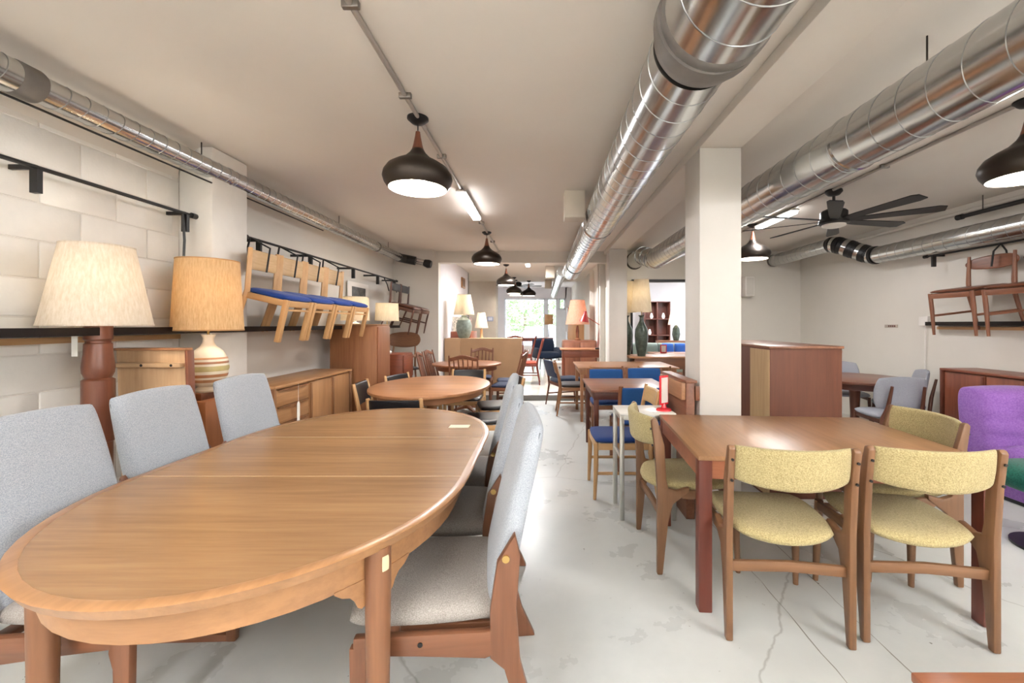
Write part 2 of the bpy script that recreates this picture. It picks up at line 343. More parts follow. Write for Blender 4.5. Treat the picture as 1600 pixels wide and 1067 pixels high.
tag(MB().tube((4.58, .5, 2.58), (4.58, 7.3, 2.58), .02).build('conduit', CREAM), 'cream painted conduit high on right wall', 'conduit')
for (x, y, z, s, l) in ((.32, 4.15, 2.56, .1, 'beige square box on ceiling beside the aisle duct'), (.18, 9.4, 2.55, .1, 'small beige box on far room ceiling by duct end'), (.18, 12.2, 2.55, .1, 'smallest beige box near window room ceiling')):
    t = thing('junction_box', l, 'box'); MB().box(x-s, x+s, y-.1, y+.1, 2.40, HC).build('body', paint('c8bfae', .5), t, .004); MB().box(x-s*.9, x+s*.9, y-.106, y-.1, 2.41, HC-.01).build('cover', paint('cfc6b6', .45), t, .002)
# ceiling track (conduit) with strip lights
def conduit(label, x, y0, y1, clips):
    t = thing('ceiling_conduit', label, 'conduit'); MB().tube((x, y0, HC-.014), (x, y1, HC-.014), .013).build('pipe', paint('b7b0a8', .4, metal=.6), t)
    for y in clips: MB().box(x-.035, x+.035, y-.012, y+.012, HC-.03, HC).build('clip', metal('9a9690', .4), t, .003)
conduit('grey conduit on ceiling above the large oval table', -.773, -2, 7.4, (.9, 1.68, 2.35, 3.2, 5.3, 6.5))
conduit('grey conduit on ceiling of right side above the fan', 2.80, -2, 7.4, (1.2, 3.4, 6.4))
def strip(label, x, y, L, power):
    t = thing('strip_light', label, 'light', (x, y, HC), 0, 'ceiling strip lights')
    MB().box(-.05, .05, -L/2, L/2, -.045, -.03).build('housing', WHITE, t, .004)
    MB().box(-.045, .045, -L/2+.02, L/2-.02, -.075, -.045).build('diffuser', emit('fdfcff', 13), t, .01)
    area((0, 0, -.085), .09, L-.04, power, parent=t)
strip('glowing strip light on ceiling conduit beyond nearest pendant', -.773, 4.45, 1.0, 22)
strip('small strip light on ceiling behind the black fan', 2.80, 5.0, .8, 18)
def fill_tube(label, x, y, L, strength):  # unseen fill tubes, added to even out the brightness of the room
    t = thing('added_fill_tube', label, 'light', (x, y, HC-.42), 0, 'added fill tubes')
    MB().tube((0, -L/2, 0), (0, L/2, 0), .035, seg=16).build('tube', emit('fbfbff', strength), t)
    for e in (-L/2, L/2): MB().tube((0, e-.02, 0), (0, e+.02, 0), .04, seg=16).build('end_cap', WHITE, t); MB().tube((0, e, .04), (0, e, .42), .004, seg=6).build('cord', BLACK, t)
for x, y, l in ((-1.3, -.75, 'added fill tube behind the camera over left aisle'), (-1.3, -2.3, 'added fill tube at front end of left aisle'), (2.8, -.3, 'added fill tube behind the camera over right side'), (2.8, -2, 'added fill tube at front end of right side')): fill_tube(l, x, y, 1.3, 125 if x > 0 else 92)
# pendants
def pendant():
    t = thing('pendant_lamp', '', 'lamp', (0, 0, 0), 0, 'onion shaped pendant lamps')
    MB().lathe([(.001, 0), (.065, 0), (.066, -.012), (.04, -.035), (.01, -.045)], 32).build('canopy', BLACK, t)
    MB().tube((0, 0, -.04), (0, 0, -.10), .004, seg=8).build('cord', BLACK, t)
    MB().lathe([(.006, -.085), (.014, -.09), (.018, -.12), (.028, -.17), (.036, -.20)], 32).build('neck', wood(*WAL, 'z'), t)
    po = [(.036, -.20), (.05, -.225), (.085, -.26), (.14, -.29), (.185, -.32), (.208, -.355), (.214, -.385), (.205, -.415), (.182, -.45)]
    pi = [(r-.006, z) for r, z in po[::-1]]
    sh = MB().lathe(po+[(.178, -.452)], 48, cap=False).build('shade', DMET, t)
    MB().lathe([(.177, -.451)]+pi[1:]+[(.001, -.205)], 48, cap=False).build('reflector', paint('fffaf2', .5, 0), sh)
    MB().lathe([(.001, -.27), (.02, -.275), (.055, -.33), (.06, -.36), (.045, -.395), (.001, -.41)], 20).build('bulb', emit('fff4e4', 26), t)
    point((0, 0, -.43), 7, (1, .97, .93), .05, parent=t)
    return t
pp = pendant()
for x, y, l in ((-.785, 2.63, 'largest pendant lamp, over the big oval table'), (-.785, 5.9, 'pendant lamp over the round tables, just before the partition'), (-.785, 9.1, 'pendant lamp first beyond the partition, half hidden by nearer one'),
                (-.785, 11.6, 'pendant lamp in far room in front of the small fan'), (-.785, 12.3, 'pendant lamp low behind another in far room'), (-.4, 12.5, 'small pendant lamp seen against the far window'),
                (2.83, 2.42, 'pendant lamp cut by the right edge of the picture'), (2.76, 5.45, 'pendant lamp right of the front column near the fan')):
    PL(pp, l, (x, y, HC), random.uniform(0, 360))
def fan(label, loc, D, n=8, light=True):
    t = thing('ceiling_fan', label, 'fan', loc)
    MB().lathe([(.07, 0), (.075, -.02), (.05, -.05), (.015, -.06)], 24).build('canopy', BLACK, t)
    MB().tube((0, 0, -.05), (0, 0, -.2), .013).build('downrod', BLACK, t)
    MB().lathe([(.03, -.17), (.10, -.2), (.115, -.215), (.115, -.28), (.13, -.30), (.13, -.325), (.09, -.34)], 32).build('motor_housing', BLACK, t)
    if light: MB().lathe([(.1, -.335), (.1, -.35), (.06, -.365), (.001, -.37)], 32).build('lamp_cover', paint('f2ede4', .4), t)
    for k in range(n):
        a = 2*math.pi*k/n+.2; Mx = Matrix.Rotation(a, 4, 'Z') @ Matrix.Translation((0, 0, -.30)) @ Matrix.Rotation(-.2, 4, 'X')
        pts = [(.10, -.03), (.25, -.045), (D*.36, -.062), (D*.47, -.07), (D*.5, -.05), (D*.5, .04), (D*.46, .055), (.25, .045), (.10, .03)]
        m = MB(); m.prism(pts, -.004, .004, 'xy'); m.v = [tuple(Mx @ Vector(v)) for v in m.v]; m.build('blade', BLACK, t)
    return t
fan('black eight blade ceiling fan hanging in the right room', (2.84, 4.05, HC), 1.6)
fan('small dark ceiling fan far away in front of the window', (-.75, 13.0, 2.86), 1.5, 6, False)
# ---------------------------------------------------------------- big oval table
def oval_pts(a, b, L, n=28):       # half width a, end half length b, straight half L (y)
    p = []
    for i in range(n+1): t = math.pi*i/n; p.append((a*math.cos(t), L+b*math.sin(t)))
    for i in range(n+1): t = math.pi+math.pi*i/n; p.append((a*math.cos(t), -L+b*math.sin(t)))
    return p
GREY = fabric('b3b8be', '9097a0', 300, .25); GREYW = fabric('aaa59f', '857f7a', 300, .3)
TX, TY = -.98, 1.99; ZT = .74
t = thing('oval_dining_table', 'large oval teak dining table with two leaf seams in the left foreground', 'table', (TX, TY, 0))
for y0, y1, nm in ((.296, 9, 'top_end'), (-.292, .292, 'leaf'), (-9, -.296, 'top_end')):
    pts = [(x, min(max(y, y0), y1)) for x, y in oval_pts(.648, .756, .30)]
    q = [];
    for p_ in pts:
        if not q or (abs(p_[0]-q[-1][0])+abs(p_[1]-q[-1][1])) > 1e-5: q.append(p_)
    MB().prism(q, ZT-.022, ZT, 'xy').build(nm, wood('a37d57', '8a6746', 'x', .25), t, smooth=30)
o_, i_ = oval_pts(.682, .79, .30), oval_pts(.648, .756, .30); lo = oval_pts(.664, .772, .30); n = len(o_)
vs = [(x, y, ZT-.003) for x, y in o_]+[(x, y, ZT+.0004) for x, y in oval_pts(.677, .785, .30)]+[(x, y, ZT+.0004) for x, y in i_]+[(x, y, ZT-.034) for x, y in lo]+[(x, y, ZT-.022) for x, y in i_]
fs = [];
for i in range(n):
    j = (i+1) % n
    for a, b in ((3, 0), (0, 1), (1, 2), (4, 3)): fs.append((a*n+i, a*n+j, b*n+j, b*n+i))
MB().add(vs, fs).build('edge_band', wood('ae8259', '946c48', 'y', .28), t, smooth=40)
for sy in (-1, 1): MB().box(-.648, .648, sy*.294-.003, sy*.294+.003, ZT-.02, ZT+.0006).build('seam_glint', wood('c9a274', 'b08a5e', 'x', .3), t, smooth=0)  # pale wood line paints the glint of the bevelled leaf edges
a1, a2 = oval_pts(.62, .725, .30), oval_pts(.60, .705, .30)
vs = [(x, y, z) for z in (ZT-.125, ZT-.03) for x, y in a1]+[(x, y, z) for z in (ZT-.125, ZT-.03) for x, y in a2]
fs = [q for i in range(n) for j in [(i+1) % n] for q in ((i, j, n+j, n+i), (2*n+j, 2*n+i, 3*n+i, 3*n+j), (j, i, 2*n+i, 2*n+j))]
MB().add(vs, fs).build('apron', wood('a37850', '876040', 'x', .35), t, smooth=40)
for sx in (-1, 1):
    for sy in (-1, 1):
        lx, ly = (sx*.495, -.76) if sy < 0 else (sx*.30, .94)
        lg = MB().lathe([(.028, 0), (.033, .3), (.037, .6), (.037, ZT-.03)], 24, (lx, ly, 0)).build('leg', wood('83593c', '6a452e', 'z'), t)
        t0 = math.atan2((abs(ly)-.30)/.725, abs(lx)/.62); d = Vector((sx*math.cos(t0)/.62, sy*math.sin(t0)/.725, 0)).normalized()
        MB().pad(.022, .045, .008, lambda x, y, z: (lx+d.x*(.036+z)-d.y*x, ly+d.y*(.036+z)+d.x*x, ZT-.075+y), n=6).build('inlay', paint('d8cba6', .4), lg)
        for s in (-1, 1):
            prof = [(.03, -.07), (.045, -.075), (.056, -.066), (.064, -.045), (.078, -.028), (.10, -.018), (.12, 0)]; vv = []
            for u, z in prof:
                tt = t0+s*u/.66
                for k_ in (1.0, .965):
                    for zz in (ZT-.12, ZT-.126+z): vv.append((sx*.622*k_*math.cos(tt), sy*(.30+.727*k_*math.sin(tt)), zz))
            k = len(prof); ff = [(0, 1, 3, 2), (4*k-4, 4*k-2, 4*k-1, 4*k-3)]
            for q in range(k-1): ff += [(4*q+a_, 4*q+4+a_, 4*q+4+b_, 4*q+b_) for a_, b_ in ((0, 1), (1, 3), (3, 2), (2, 0))]
            MB().add(vv, ff).build('bracket', wood('a37850', '876040', 'x', .35), t)
tag(MB().box(-.06, .06, -.035, .035, 0, .002).build('price_card', paint('efe7cf', .7)), 'small cream price card on far end of the oval table', 'card').location = (-.50, 2.52, ZT+.0005)
# ---------------------------------------------------------------- chairs
def highback():
    t = thing('highback_dining_chair', '', 'chair', (0, 0, 0), 0, 'grey high back chairs at the oval table')
    W1 = wood('7d5138', '64402b', 'z', .35); W2 = wood('7d5138', '64402b', 'y', .35)
    for s in (-1, 1):
        x0, x1 = sorted((s*.225, s*.255))
        MB().prism([(.215, .0), (.255, .0), (.262, .37), (.20, .37), (.195, .33), (.208, .28)], x0, x1).build('leg', W1, t, .006)
        MB().prism([(.25, .345), (.25, .40), (-.15, .385), (-.23, .40), (-.24, .33), (-.15, .30), (.05, .325)], x0+.001, x1-.001).build('seat_rail', W2, t, .006)
        rl = MB().prism([(-.165, .30), (-.165, .45), (-.188, .60), (-.245, .69), (-.262, .62), (-.25, .45), (-.262, .28), (-.305, .12), (-.36, .0), (-.285, .0), (-.245, .14), (-.21, .26)], x0-.001, x1+.001).build('rear_leg', W1, t, .006)
        MB().tube((s*.2565, -.215, .615), (s*.262, -.215, .615), .012, seg=16).build('brass_stud', metal('c9a86a', .3), rl)
        MB().tube((s*.2555, .05, .365), (s*.2575, .05, .365), .008, seg=12).build('screw_cap', BLACK, t)
        MB().prism([(-.34, 0), (.235, 0), (.235, .03), (-.31, .035)], x0+.002, x1-.002).build('runner', W2, t, .005)
    MB().bar((-.23, .215, .345), (.23, .215, .345), .05, .022).build('front_rail', wood('7d5138', '64402b', 'x', .35), t, .004)
    MB().bar((-.23, -.2, .345), (.23, -.2, .345), .05, .022).build('stretcher', wood('7d5138', '64402b', 'x', .35), t, .004)
    se = MB().pad(.47, .52, .085, lambda x, y, z: (x*(1+.06*y), y+.03, .43+z+.02*y), 14, .3, .42, 8).build('seat', GREYW, t, smooth=60)
    ti = math.radians(13)
    def fb(x, s, n):
        n2 = n*(1-.25*(s/.6+.5)) - .10*x*x-.04*(s)**2
        return (x*(1-.03*s), -.185-(s+.29)*math.sin(ti)+n2*math.cos(ti), .70+s*math.cos(ti)+n2*math.sin(ti)+.03)
    b = MB().pad(.445, .64, .085, lambda x, s, n: fb(x, s, n+.12*x*x*0), 16, .18, .35, 12).build('backrest', GREY, t, smooth=60)
    for s in (-1, 1): MB().path([fb(s*.214*(1-.02*k/10), -.28+.56*k/10, -.012) for k in range(11)], .0035, 6).build('piping', fabric('74797d', '5d6266', 300, .2), b)
    return t
hb = highback()
for x, y, rz, l in ((-.36, 1.55, 97, 'grey high back chair nearest camera on aisle side of oval table'), (-.44, 2.10, 92, 'grey high back chair second on aisle side of oval table'), (-.5, 2.635, 91, 'grey high back chair farthest on aisle side of oval table'),
                    (-1.56, 1.545, -88, 'grey high back chair at left edge, nearest on wall side of oval table'), (-1.62, 2.09, -89, 'grey high back chair in the middle of wall side of oval table'), (-1.58, 2.63, -90, 'grey high back chair farthest on wall side of oval table beside striped lamp')):
    PL(hb, l, (x, y, 0), rz)
# right table
YEL = fabric('c6b888', '9d8e62', 190, 1.0)
t = thing('rectangular_dining_table', 'rectangular teak table with dark red legs ringed by yellow chairs', 'table', (1.425, 2.36, 0), -4.5)
TW, TD = .655, .455
MB().box(-TW, TW, -TD, TD, ZT-.022, ZT).build('tabletop', wood('a67c58', '84603f', 'y', .33, .8), t, .002)
RW = wood('6d3526', '56281d', 'z', .4)
MB().box(-TW+.04, TW-.04, -TD+.012, -TD+.032, ZT-.11, ZT-.022).box(-TW+.04, TW-.04, TD-.032, TD-.012, ZT-.11, ZT-.022).box(-TW+.008, -TW+.03, -TD+.04, TD-.04, ZT-.11, ZT-.022).box(TW-.03, TW-.008, -TD+.04, TD-.04, ZT-.11, ZT-.022).build('apron', wood('9a5f40', '7c452d', 'x', .4), t, smooth=0)
for sx in (-1, 1):
    for sy in (-1, 1): MB().box(sx*(TW-.034)-.031, sx*(TW-.034)+.031, sy*(TD-.034)-.031, sy*(TD-.034)+.031, 0, ZT-.022).build('leg', RW, t, .005)
def yellow_chair():
    t = thing('upholstered_dining_chair', '', 'chair', (0, 0, 0), 0, 'yellow chairs around the rectangular table')
    Wz = wood('815d40', '674830', 'z', .4); Wy = wood('815d40', '674830', 'y', .4); Wx = wood('815d40', '674830', 'x', .4)
    for s in (-1, 1):
        x0, x1 = sorted((s*.232, s*.262))
        p = MB().prism([(-.235, 0), (-.205, 0), (-.175, .28), (-.15, .38), (-.10, .42), (-.06, .45), (-.06, .475), (-.13, .455), (-.175, .47), (-.185, .52), (-.195, .70), (-.235, .845), (-.255, .85), (-.268, .835), (-.25, .70), (-.235, .48), (-.235, .30)], x0, x1).build('rear_post', Wz, t, .007)
        for z in (.70, .79): MB().tube((s*.247, -.268-(z-.7)*.1+.012, z), (s*.247, -.262-(z-.7)*.1-.0, z), .006, seg=10).build('bolt', BLACK, p)
        MB().bar((s*.245, -.10, .435), (s*.225, .20, .405), .024, .05, wy1=.04).build('side_rail', Wy, t, .006)
        MB().path([(s*.222, .20, .43), (s*.226, .205, .25), (s*.232, .215, 0)], [.021, .02, .013], 14).build('leg', Wz, t)
    MB().prism([(-.235, .335), (0, .345), (.235, .335), (.235, .29), (0, .30), (-.235, .29)], -.215, -.193, 'xz').build('stretcher', Wx, t, .005)
    MB().bar((-.225, .19, .40), (.225, .19, .40), .02, .04).build('front_rail', Wx, t, .004)
    MB().pad(.46, .44, .06, lambda x, y, z: (x*(1+.12*y), y+.01-.05*(1-(2*x/.46)**2)*(1 if y < 0 else 0), .447+z+.035*(2*x/.46)**2*.5+.03*max(0, y)), 14, .5, .42, 6).build('seat', YEL, t, smooth=60)
    def fb(x, s, n):
        u = x/.235; sh = .5+.5*math.sqrt(max(0, 1-u*u*.82))
        s2 = s*sh if s < 0 else s
        return (x, -.232+n-.075*(1-u*u)-.1*s, .762+s2)
    MB().pad(.475, .175, .042, fb, 16, .12, .4, 10).build('backrest', YEL, t, smooth=60)
    return t
yc = yellow_chair()
for x, y, rz, l in ((1.075, 1.99, -6, 'yellow boucle chair front left with its back to the camera'), (1.66, 1.975, -7, 'yellow boucle chair front right with its back to the camera'), (.86, 2.515, -90, 'yellow boucle chair on aisle side of table beside white side table'), (1.96, 2.42, 86, 'yellow boucle chair tucked at right end of the table')):
    PL(yc, l, (x, y, 0), rz)
def chair(name, cat_group, wd, w=.46, d=.44, sh=.44, th=.8, leg=.018, square=False, seat=None, back='panel', bmat=None, tilt=.10, bh=.2, slat=5, arms=False, stretch=True, bw=None, seat_t=.05):
    t = thing(name, '', 'chair', (0, 0, 0), 0, cat_group)
    Wz = wood(*wd, 'z', .42); Wx = wood(*wd, 'x', .42); Wy = wood(*wd, 'y', .42); hw = w/2-leg; hd = d/2-leg
    for s in (-1, 1):
        if square:
            MB().bar((s*hw, hd, 0), (s*hw, hd, sh-.01 if not arms else sh+.20), leg*2, leg*2).build('leg', Wz, t, .004)
            MB().path([(s*hw, -hd-.04, 0), (s*hw, -hd, sh), (s*hw, -hd-tilt, th)], [leg*1.25, leg*1.35, leg*1.1], 4).build('rear_post', Wz, t, .003)
        else:
            MB().path([(s*hw, hd+.01, 0), (s*hw, hd, sh*.6), (s*hw, hd, sh-.01 if not arms else sh+.2)], [leg*.65, leg, leg], 12).build('leg', Wz, t)
            MB().path([(s*hw, -hd-.06, 0), (s*hw, -hd, sh*.8), (s*hw, -hd-.01, sh+.05), (s*hw*1.0, -hd-tilt*.5, (sh+th)/2), (s*hw, -hd-tilt, th)], [leg*.65, leg, leg*1.1, leg*.95, leg*.7], 12).build('rear_post', Wz, t)
        MB().bar((s*hw, -hd, sh-.04), (s*hw, hd, sh-.04), .018, .05).build('side_rail', Wy, t, .003)
        if stretch: MB().bar((s*hw, -hd-.02, sh*.45), (s*hw, hd, sh*.45), .016, .022).build('stretcher', Wy, t, .003)
        if arms: MB().path([(s*hw, -hd-tilt*.4, sh+.22), (s*hw*1.08, 0, sh+.235), (s*hw*1.05, hd+.03, sh+.215)], [.014, .018, .02], 10).build('armrest', Wy, t)
    for y in (hd, -hd): MB().bar((-hw, y, sh-.04), (hw, y, sh-.04), .05, .018, up=(0, 1, 0)).build('cross_rail', Wx, t, .003)
    MB().pad(w*.97, d*.98, seat_t, lambda x, y, z: (x*(1+.1*y/d), y, sh+z+.004), 10, .25, .4, 8).build('seat', seat or Wx, t, smooth=60)
    bw_ = (bw or 2*hw)
    def fb(curve, ht, off=0, th_=.0):
        def f(x, s, n):
            u = 2*x/bw_; zz = th-ht/2-.01+off+s; k = (zz-sh)/(th-sh)
            return (x, -hd-tilt*k-curve*(1-u*u)+n, zz)
        return f
    if back == 'panel': MB().pad(bw_, bh, .028, fb(.03, bh), 12, .08, .3, 12).build('backrest', bmat or Wx, t, smooth=60)
    elif back == 'pad': MB().pad(bw_, bh, .045, fb(.015, bh), 12, .1, .35, 10).build('backrest', bmat or Wx, t, smooth=60)
    elif back == 'oval': MB().pad(bw_, bh, .02, fb(.05, bh), 14, .9, .3, 8).build('backrest', bmat or Wx, t, smooth=60)
    elif back == 'slats':
        g = fb(.03, .05)
        MB().pad(bw_+.03, .055, .025, lambda x, s, n: (g(x, s, n)[0], g(x, s, n)[1], g(x, s, n)[2]+.02*math.cos(x/bw_*2*math.pi*1.0)), 14, .3, .35, 6).build('crest_rail', Wx, t, smooth=60)
        for k in range(slat):
            x = bw_*(-.5+(k+1)/(slat+1)); MB().path([(x*.9, -hd-.005, sh), (x*.95, -hd-tilt*.5-.02, (sh+th)/2), (x, -hd-tilt-.025*(1-(2*x/bw_)**2), th-.03)], [.009, .012, .009], 8).build('slat', Wz, t)
    return t
# ---------------------------------------------------------------- tables of the middle ground
def round_table(label, x, y, a, b, zt, wd, legs=4, base=0):
    t = thing('round_table', label, 'table', (x, y, base)); pts = [(a*math.cos(2*math.pi*k/48), b*math.sin(2*math.pi*k/48)) for k in range(48)]
    MB().prism(pts, zt-.028, zt, 'xy').build('tabletop', wood(*wd, 'x', .3), t, .005)
    MB().prism([(p*.86, q*.86) for p, q in pts], zt-.10, zt-.028, 'xy').build('apron', wood(wd[1], wd[1], 'x', .4), t)
    if legs == 4:
        for sx in (-1, 1):
            for sy in (-1, 1): MB().lathe([(.018, 0), (.028, zt-.1)], 14, (sx*a*.58, sy*b*.58, 0)).build('leg', wood(*wd, 'z', .4), t)
    else:
        MB().lathe([(.05, .04), (.045, .3), (.06, zt-.1)], 20).build('pedestal', wood(*wd, 'z', .4), t)
        for k in range(4): c, s = math.cos(k*math.pi/2+.6), math.sin(k*math.pi/2+.6); MB().bar((c*.03, s*.03, .07), (c*.27, s*.27, .025), .05, .05, wy1=.025).build('foot', wood(*wd, 'x', .4), t, .004)
    return t
round_table('oval teak table with black leather chairs behind the big table', -1.17, 4.42, .61, .78, .72, ('bd8a62', '9c6a45'), 1)
round_table('smaller round table with slat back chairs before the partition', -1.18, 6.55, .54, .52, .75, ('a9714c', '87543a'), 1)
BL = paint('17171b', .35, .15, 6)
bc = chair('leather_dining_chair', 'black leather chairs at the second table', OAK, .46, .44, .43, .76, .018, True, BL, 'panel', BL, .07, .22, stretch=False)
for x, y, rz, l in ((-1.19, 3.62, 0, 'black leather chair with back to camera behind the oval table end'), (-1.64, 4.4, -84, 'black leather chair at left side of second table near sideboard'), (-1.5, 4.95, -108, 'black leather chair at far left of second table by the tall cabinet'), (-.55, 4.1, 95, 'black leather chair at aisle side of second table, light post showing'), (-.98, 5.3, 180, 'black leather chair at far end of second table facing camera'), (-.52, 4.78, 105, 'black leather chair at far aisle side of second table')):
    PL(bc, l, (x, y, 0), rz)
sb = chair('slat_back_chair', 'slat back chairs at the small round table', ('8b5a40', '6d4230'), .42, .38, .44, .93, .016, False, paint('2b3550', .8), 'slats', None, .12)
for x, y, rz, l in ((-1.08, 5.98, 0, 'slat back chair with wavy crest, back to camera at round table'), (-1.58, 6.36, -86, 'slat back chair nearest at left of round table'), (-1.58, 6.82, -94, 'slat back chair farther at left of round table'), (-.55, 6.3, 80, 'slat back chair at right of round table by the aisle'), (-1.08, 7.22, 180, 'slat back chair behind round table facing camera'), (-.55, 6.82, 98, 'slat back chair far right of round table')):
    PL(sb, l, (x, y, 0), rz)
def rtable(name, label, x0, x1, y0, y1, zt, wd, base=0, leg=.05, thick=.025, lm=None, inset=.03, flush=False):
    t = thing(name, label, 'table', ((x0+x1)/2, (y0+y1)/2, base)); a, b = (x1-x0)/2, (y1-y0)/2
    MB().box(-a, a, -b, b, zt-thick, zt).build('tabletop', wood(*wd, 'x', .3) if isinstance(wd, tuple) else wd, t, .004)
    m2 = lm or wood(*wd, 'z', .4)
    MB().box(-a+inset, a-inset, -b+inset, b-inset, zt-.1, zt-thick).build('apron', m2, t, .003)
    for sx in (-1, 1):
        for sy in (-1, 1): px, py = sx*(a-inset-leg/2), sy*(b-inset-leg/2); MB().bar((px, py, 0), (px, py, zt-thick), leg*.75, leg*.75, wx1=leg, wy1=leg).build('leg', m2, t, .004)
    return t
rtable('dining_table', 'dark brown dining table with blue upholstered chairs mid right', .47, 1.28, 3.98, 4.85, .73, ('8a5b42', '6e4330'), lm=wood('5d2f22', '47221a', 'z'))
rtable('dining_table', 'teak dining table before the far column with curved back chairs', .5, 1.9, 5.75, 6.7, .76, ('b0805a', '8a5c3f'))
bl = chair('blue_padded_chair', 'blue padded chairs at the dark brown table', ('8a5a3c', '6f442c'), .48, .46, .44, .80, .02, True, fabric('244a8c', '1a3768', 300), 'pad', fabric('2f5f9c', '214a80', 300), .08, .2)
for x, y, rz, l in ((.93, 4.03, 0, 'blue padded chair with back to camera at dark brown table'), (.81, 5.0, 180, 'blue padded chair at far side of dark brown table, left one'), (1.32, 5.12, 180, 'blue padded chair at far side of dark brown table, beside column')):
    PL(bl, l, (x, y, 0), rz)
lo_ = chair('oak_dining_chair', None, OAK, .44, .46, .45, .84, .019, False, fabric('1f3f80', '162d60', 300), 'panel', wood('cfae7c', 'b8935f', 'x'), .07, .13)
PL(lo_, 'light oak chair with blue seat facing the aisle behind white side table', (.63, 3.43, 0), 90)
cb = chair('curved_back_chair', 'curved back chairs at the teak table', ('a0724c', '7d5336'), .46, .44, .44, .80, .018, False, paint('2a2320', .6), 'panel', wood('a0724c', '7d5336', 'x'), .08, .17)
for x, y, rz, l in ((.86, 5.84, 0, 'curved wooden back chair, left of two before teak table'), (1.5, 5.84, 0, 'curved wooden back chair, right of two before teak table'), (.48, 6.36, -90, 'wooden chair seen from the side at aisle end of teak table')):
    PL(cb, l, (x, y, 0), rz)
nv = chair('navy_chair', None, WAL, .5, .5, .42, .78, .016, False, fabric('26324a', '1a2336', 200), 'pad', fabric('2a3a5c', '1d2a45', 200), .1, .28, seat_t=.12)
PL(nv, 'navy upholstered chair by the aisle near the step', (.42, 6.95, 0), -70)
# white side table
t = thing('side_table', 'small white marble top side table with metal frame beside yellow chairs', 'table', (.735, 3.03, 0))
MB().box(-.195, .195, -.15, .15, .725, .742).build('marble_top', paint('ece9e2', .25, .06, 4), t, .003)
AL = metal('cfcfca', .35)
for sx in (-1, 1):
    for sy in (-1, 1): MB().box(sx*.18-.015, sx*.18+.015, sy*.135-.015, sy*.135+.015, 0, .725).build('leg', AL, t, .002)
for s in (-1, 1): MB().box(-.18, .18, s*.135-.012, s*.135+.012, .695, .725).build('rail', AL, t, .002); MB().box(s*.18-.01, s*.18+.01, -.135, .135, .42, .44).build('stretcher', AL, t, .002); MB().box(s*.18-.012, s*.18+.012, -.135, .135, .695, .725).build('rail', AL, t, .002)
t = thing('sign_holder', 'red acrylic sign holder with white leaflet on white side table', 'sign', (.875, 2.99, .742), 35)
RP = paint('d8323c', .25); MB().lathe([(.055, 0), (.05, .012), (.02, .02), (.012, .05)], 24).build('base', RP, t)
MB().box(-.045, .045, -.006, .006, .04, .25).build('frame', RP, t, .003); MB().box(-.034, .034, -.0085, -.0065, .055, .235).build('leaflet', paint('f3ece6', .6), t, smooth=0)
# folded drop leaf board right before column
t = thing('leaf_cabinet', 'brown wooden headboard like piece with stepped end against front column', 'furniture', (1.035, 2.88, 0))
WW = wood('8b5d45', '6d4431', 'y', .4)
MB().box(-.03, .03, .02, .57, 0, .95).build('panel', WW, t, .004); MB().box(-.06, -.03, .03, .56, .83, .95).build('rail', wood('b08462', '8f6446', 'y'), t, .003); MB().box(.03, .06, .005, .035, .83, .93).build('rail', WW, t, .003); MB().box(-.04, .04, 0, .59, .95, .97).build('cap', WW, t, .003)
# ---------------------------------------------------------------- right half
t = thing('cabinet', 'tall reddish brown cabinet side behind the yellow chair table', 'cabinet', (2.05, 3.85, 0))
MB().box(-.28, .28, -.62, .62, 0, 1.17).build('body', wood('6a3c27', '583020', 'z', .6), t, .003)
MB().box(-.285, -.28, -.615, -.32, .02, 1.16).build('side_strip', wood('c4a67c', 'a98a62', 'z', .5), t, smooth=0)
MB().box(-.29, .29, -.63, .63, 1.17, 1.19).build('top', wood('8c6048', '704936', 'y', .4), t, .003)
round_table('dark round pedestal table with grey chairs in right room', 3.72, 4.95, .56, .56, .73, ('7a4a36', '5c3426'), 1)
GS = fabric('a9abb3', '8b8e98', 280, .3)
sc = thing('shell_chair', '', 'chair', (0, 0, 0), 0, 'grey chairs at the dark round table')
Wd = wood('6a3d2a', '4e2a1c', 'z', .4)
for s in (-1, 1):
    MB().path([(s*.2, .2, 0), (s*.19, .18, .42)], [.012, .019], 12).build('leg', Wd, sc)
    MB().path([(s*.2, -.27, 0), (s*.19, -.23, .42), (s*.15, -.255, .55), (s*.14, -.30, .76)], [.012, .019, .018, .012], 12).build('rear_post', Wd, sc)
    MB().bar((s*.19, -.2, .4), (s*.19, .18, .4), .02, .04).build('side_rail', Wd, sc, .003)
MB().pad(.46, .46, .06, lambda x, y, z: (x, y, .445+z), 12, .5, .4, 6).build('seat', GS, sc, smooth=60)
MB().pad(.47, .34, .04, lambda x, s_, n: (x, -.20+n+.10*(2*x/.47)**2*.5-.16*(s_+.17), .68+s_), 14, .5, .35, 8).build('backrest', GS, sc, smooth=60)
for x, y, rz, l in ((3.55, 4.28, -8, 'grey chair with wooden posts, back to camera at dark round table'), (4.10, 4.80, 62, 'grey chair at right of dark round table beside long sideboard'), (4.05, 5.55, 165, 'grey chair behind dark round table facing camera'), (3.1, 5.2, -100, 'grey chair at left of dark round table half hidden by cabinet')):
    PL(sc, l, (x, y, 0), rz)
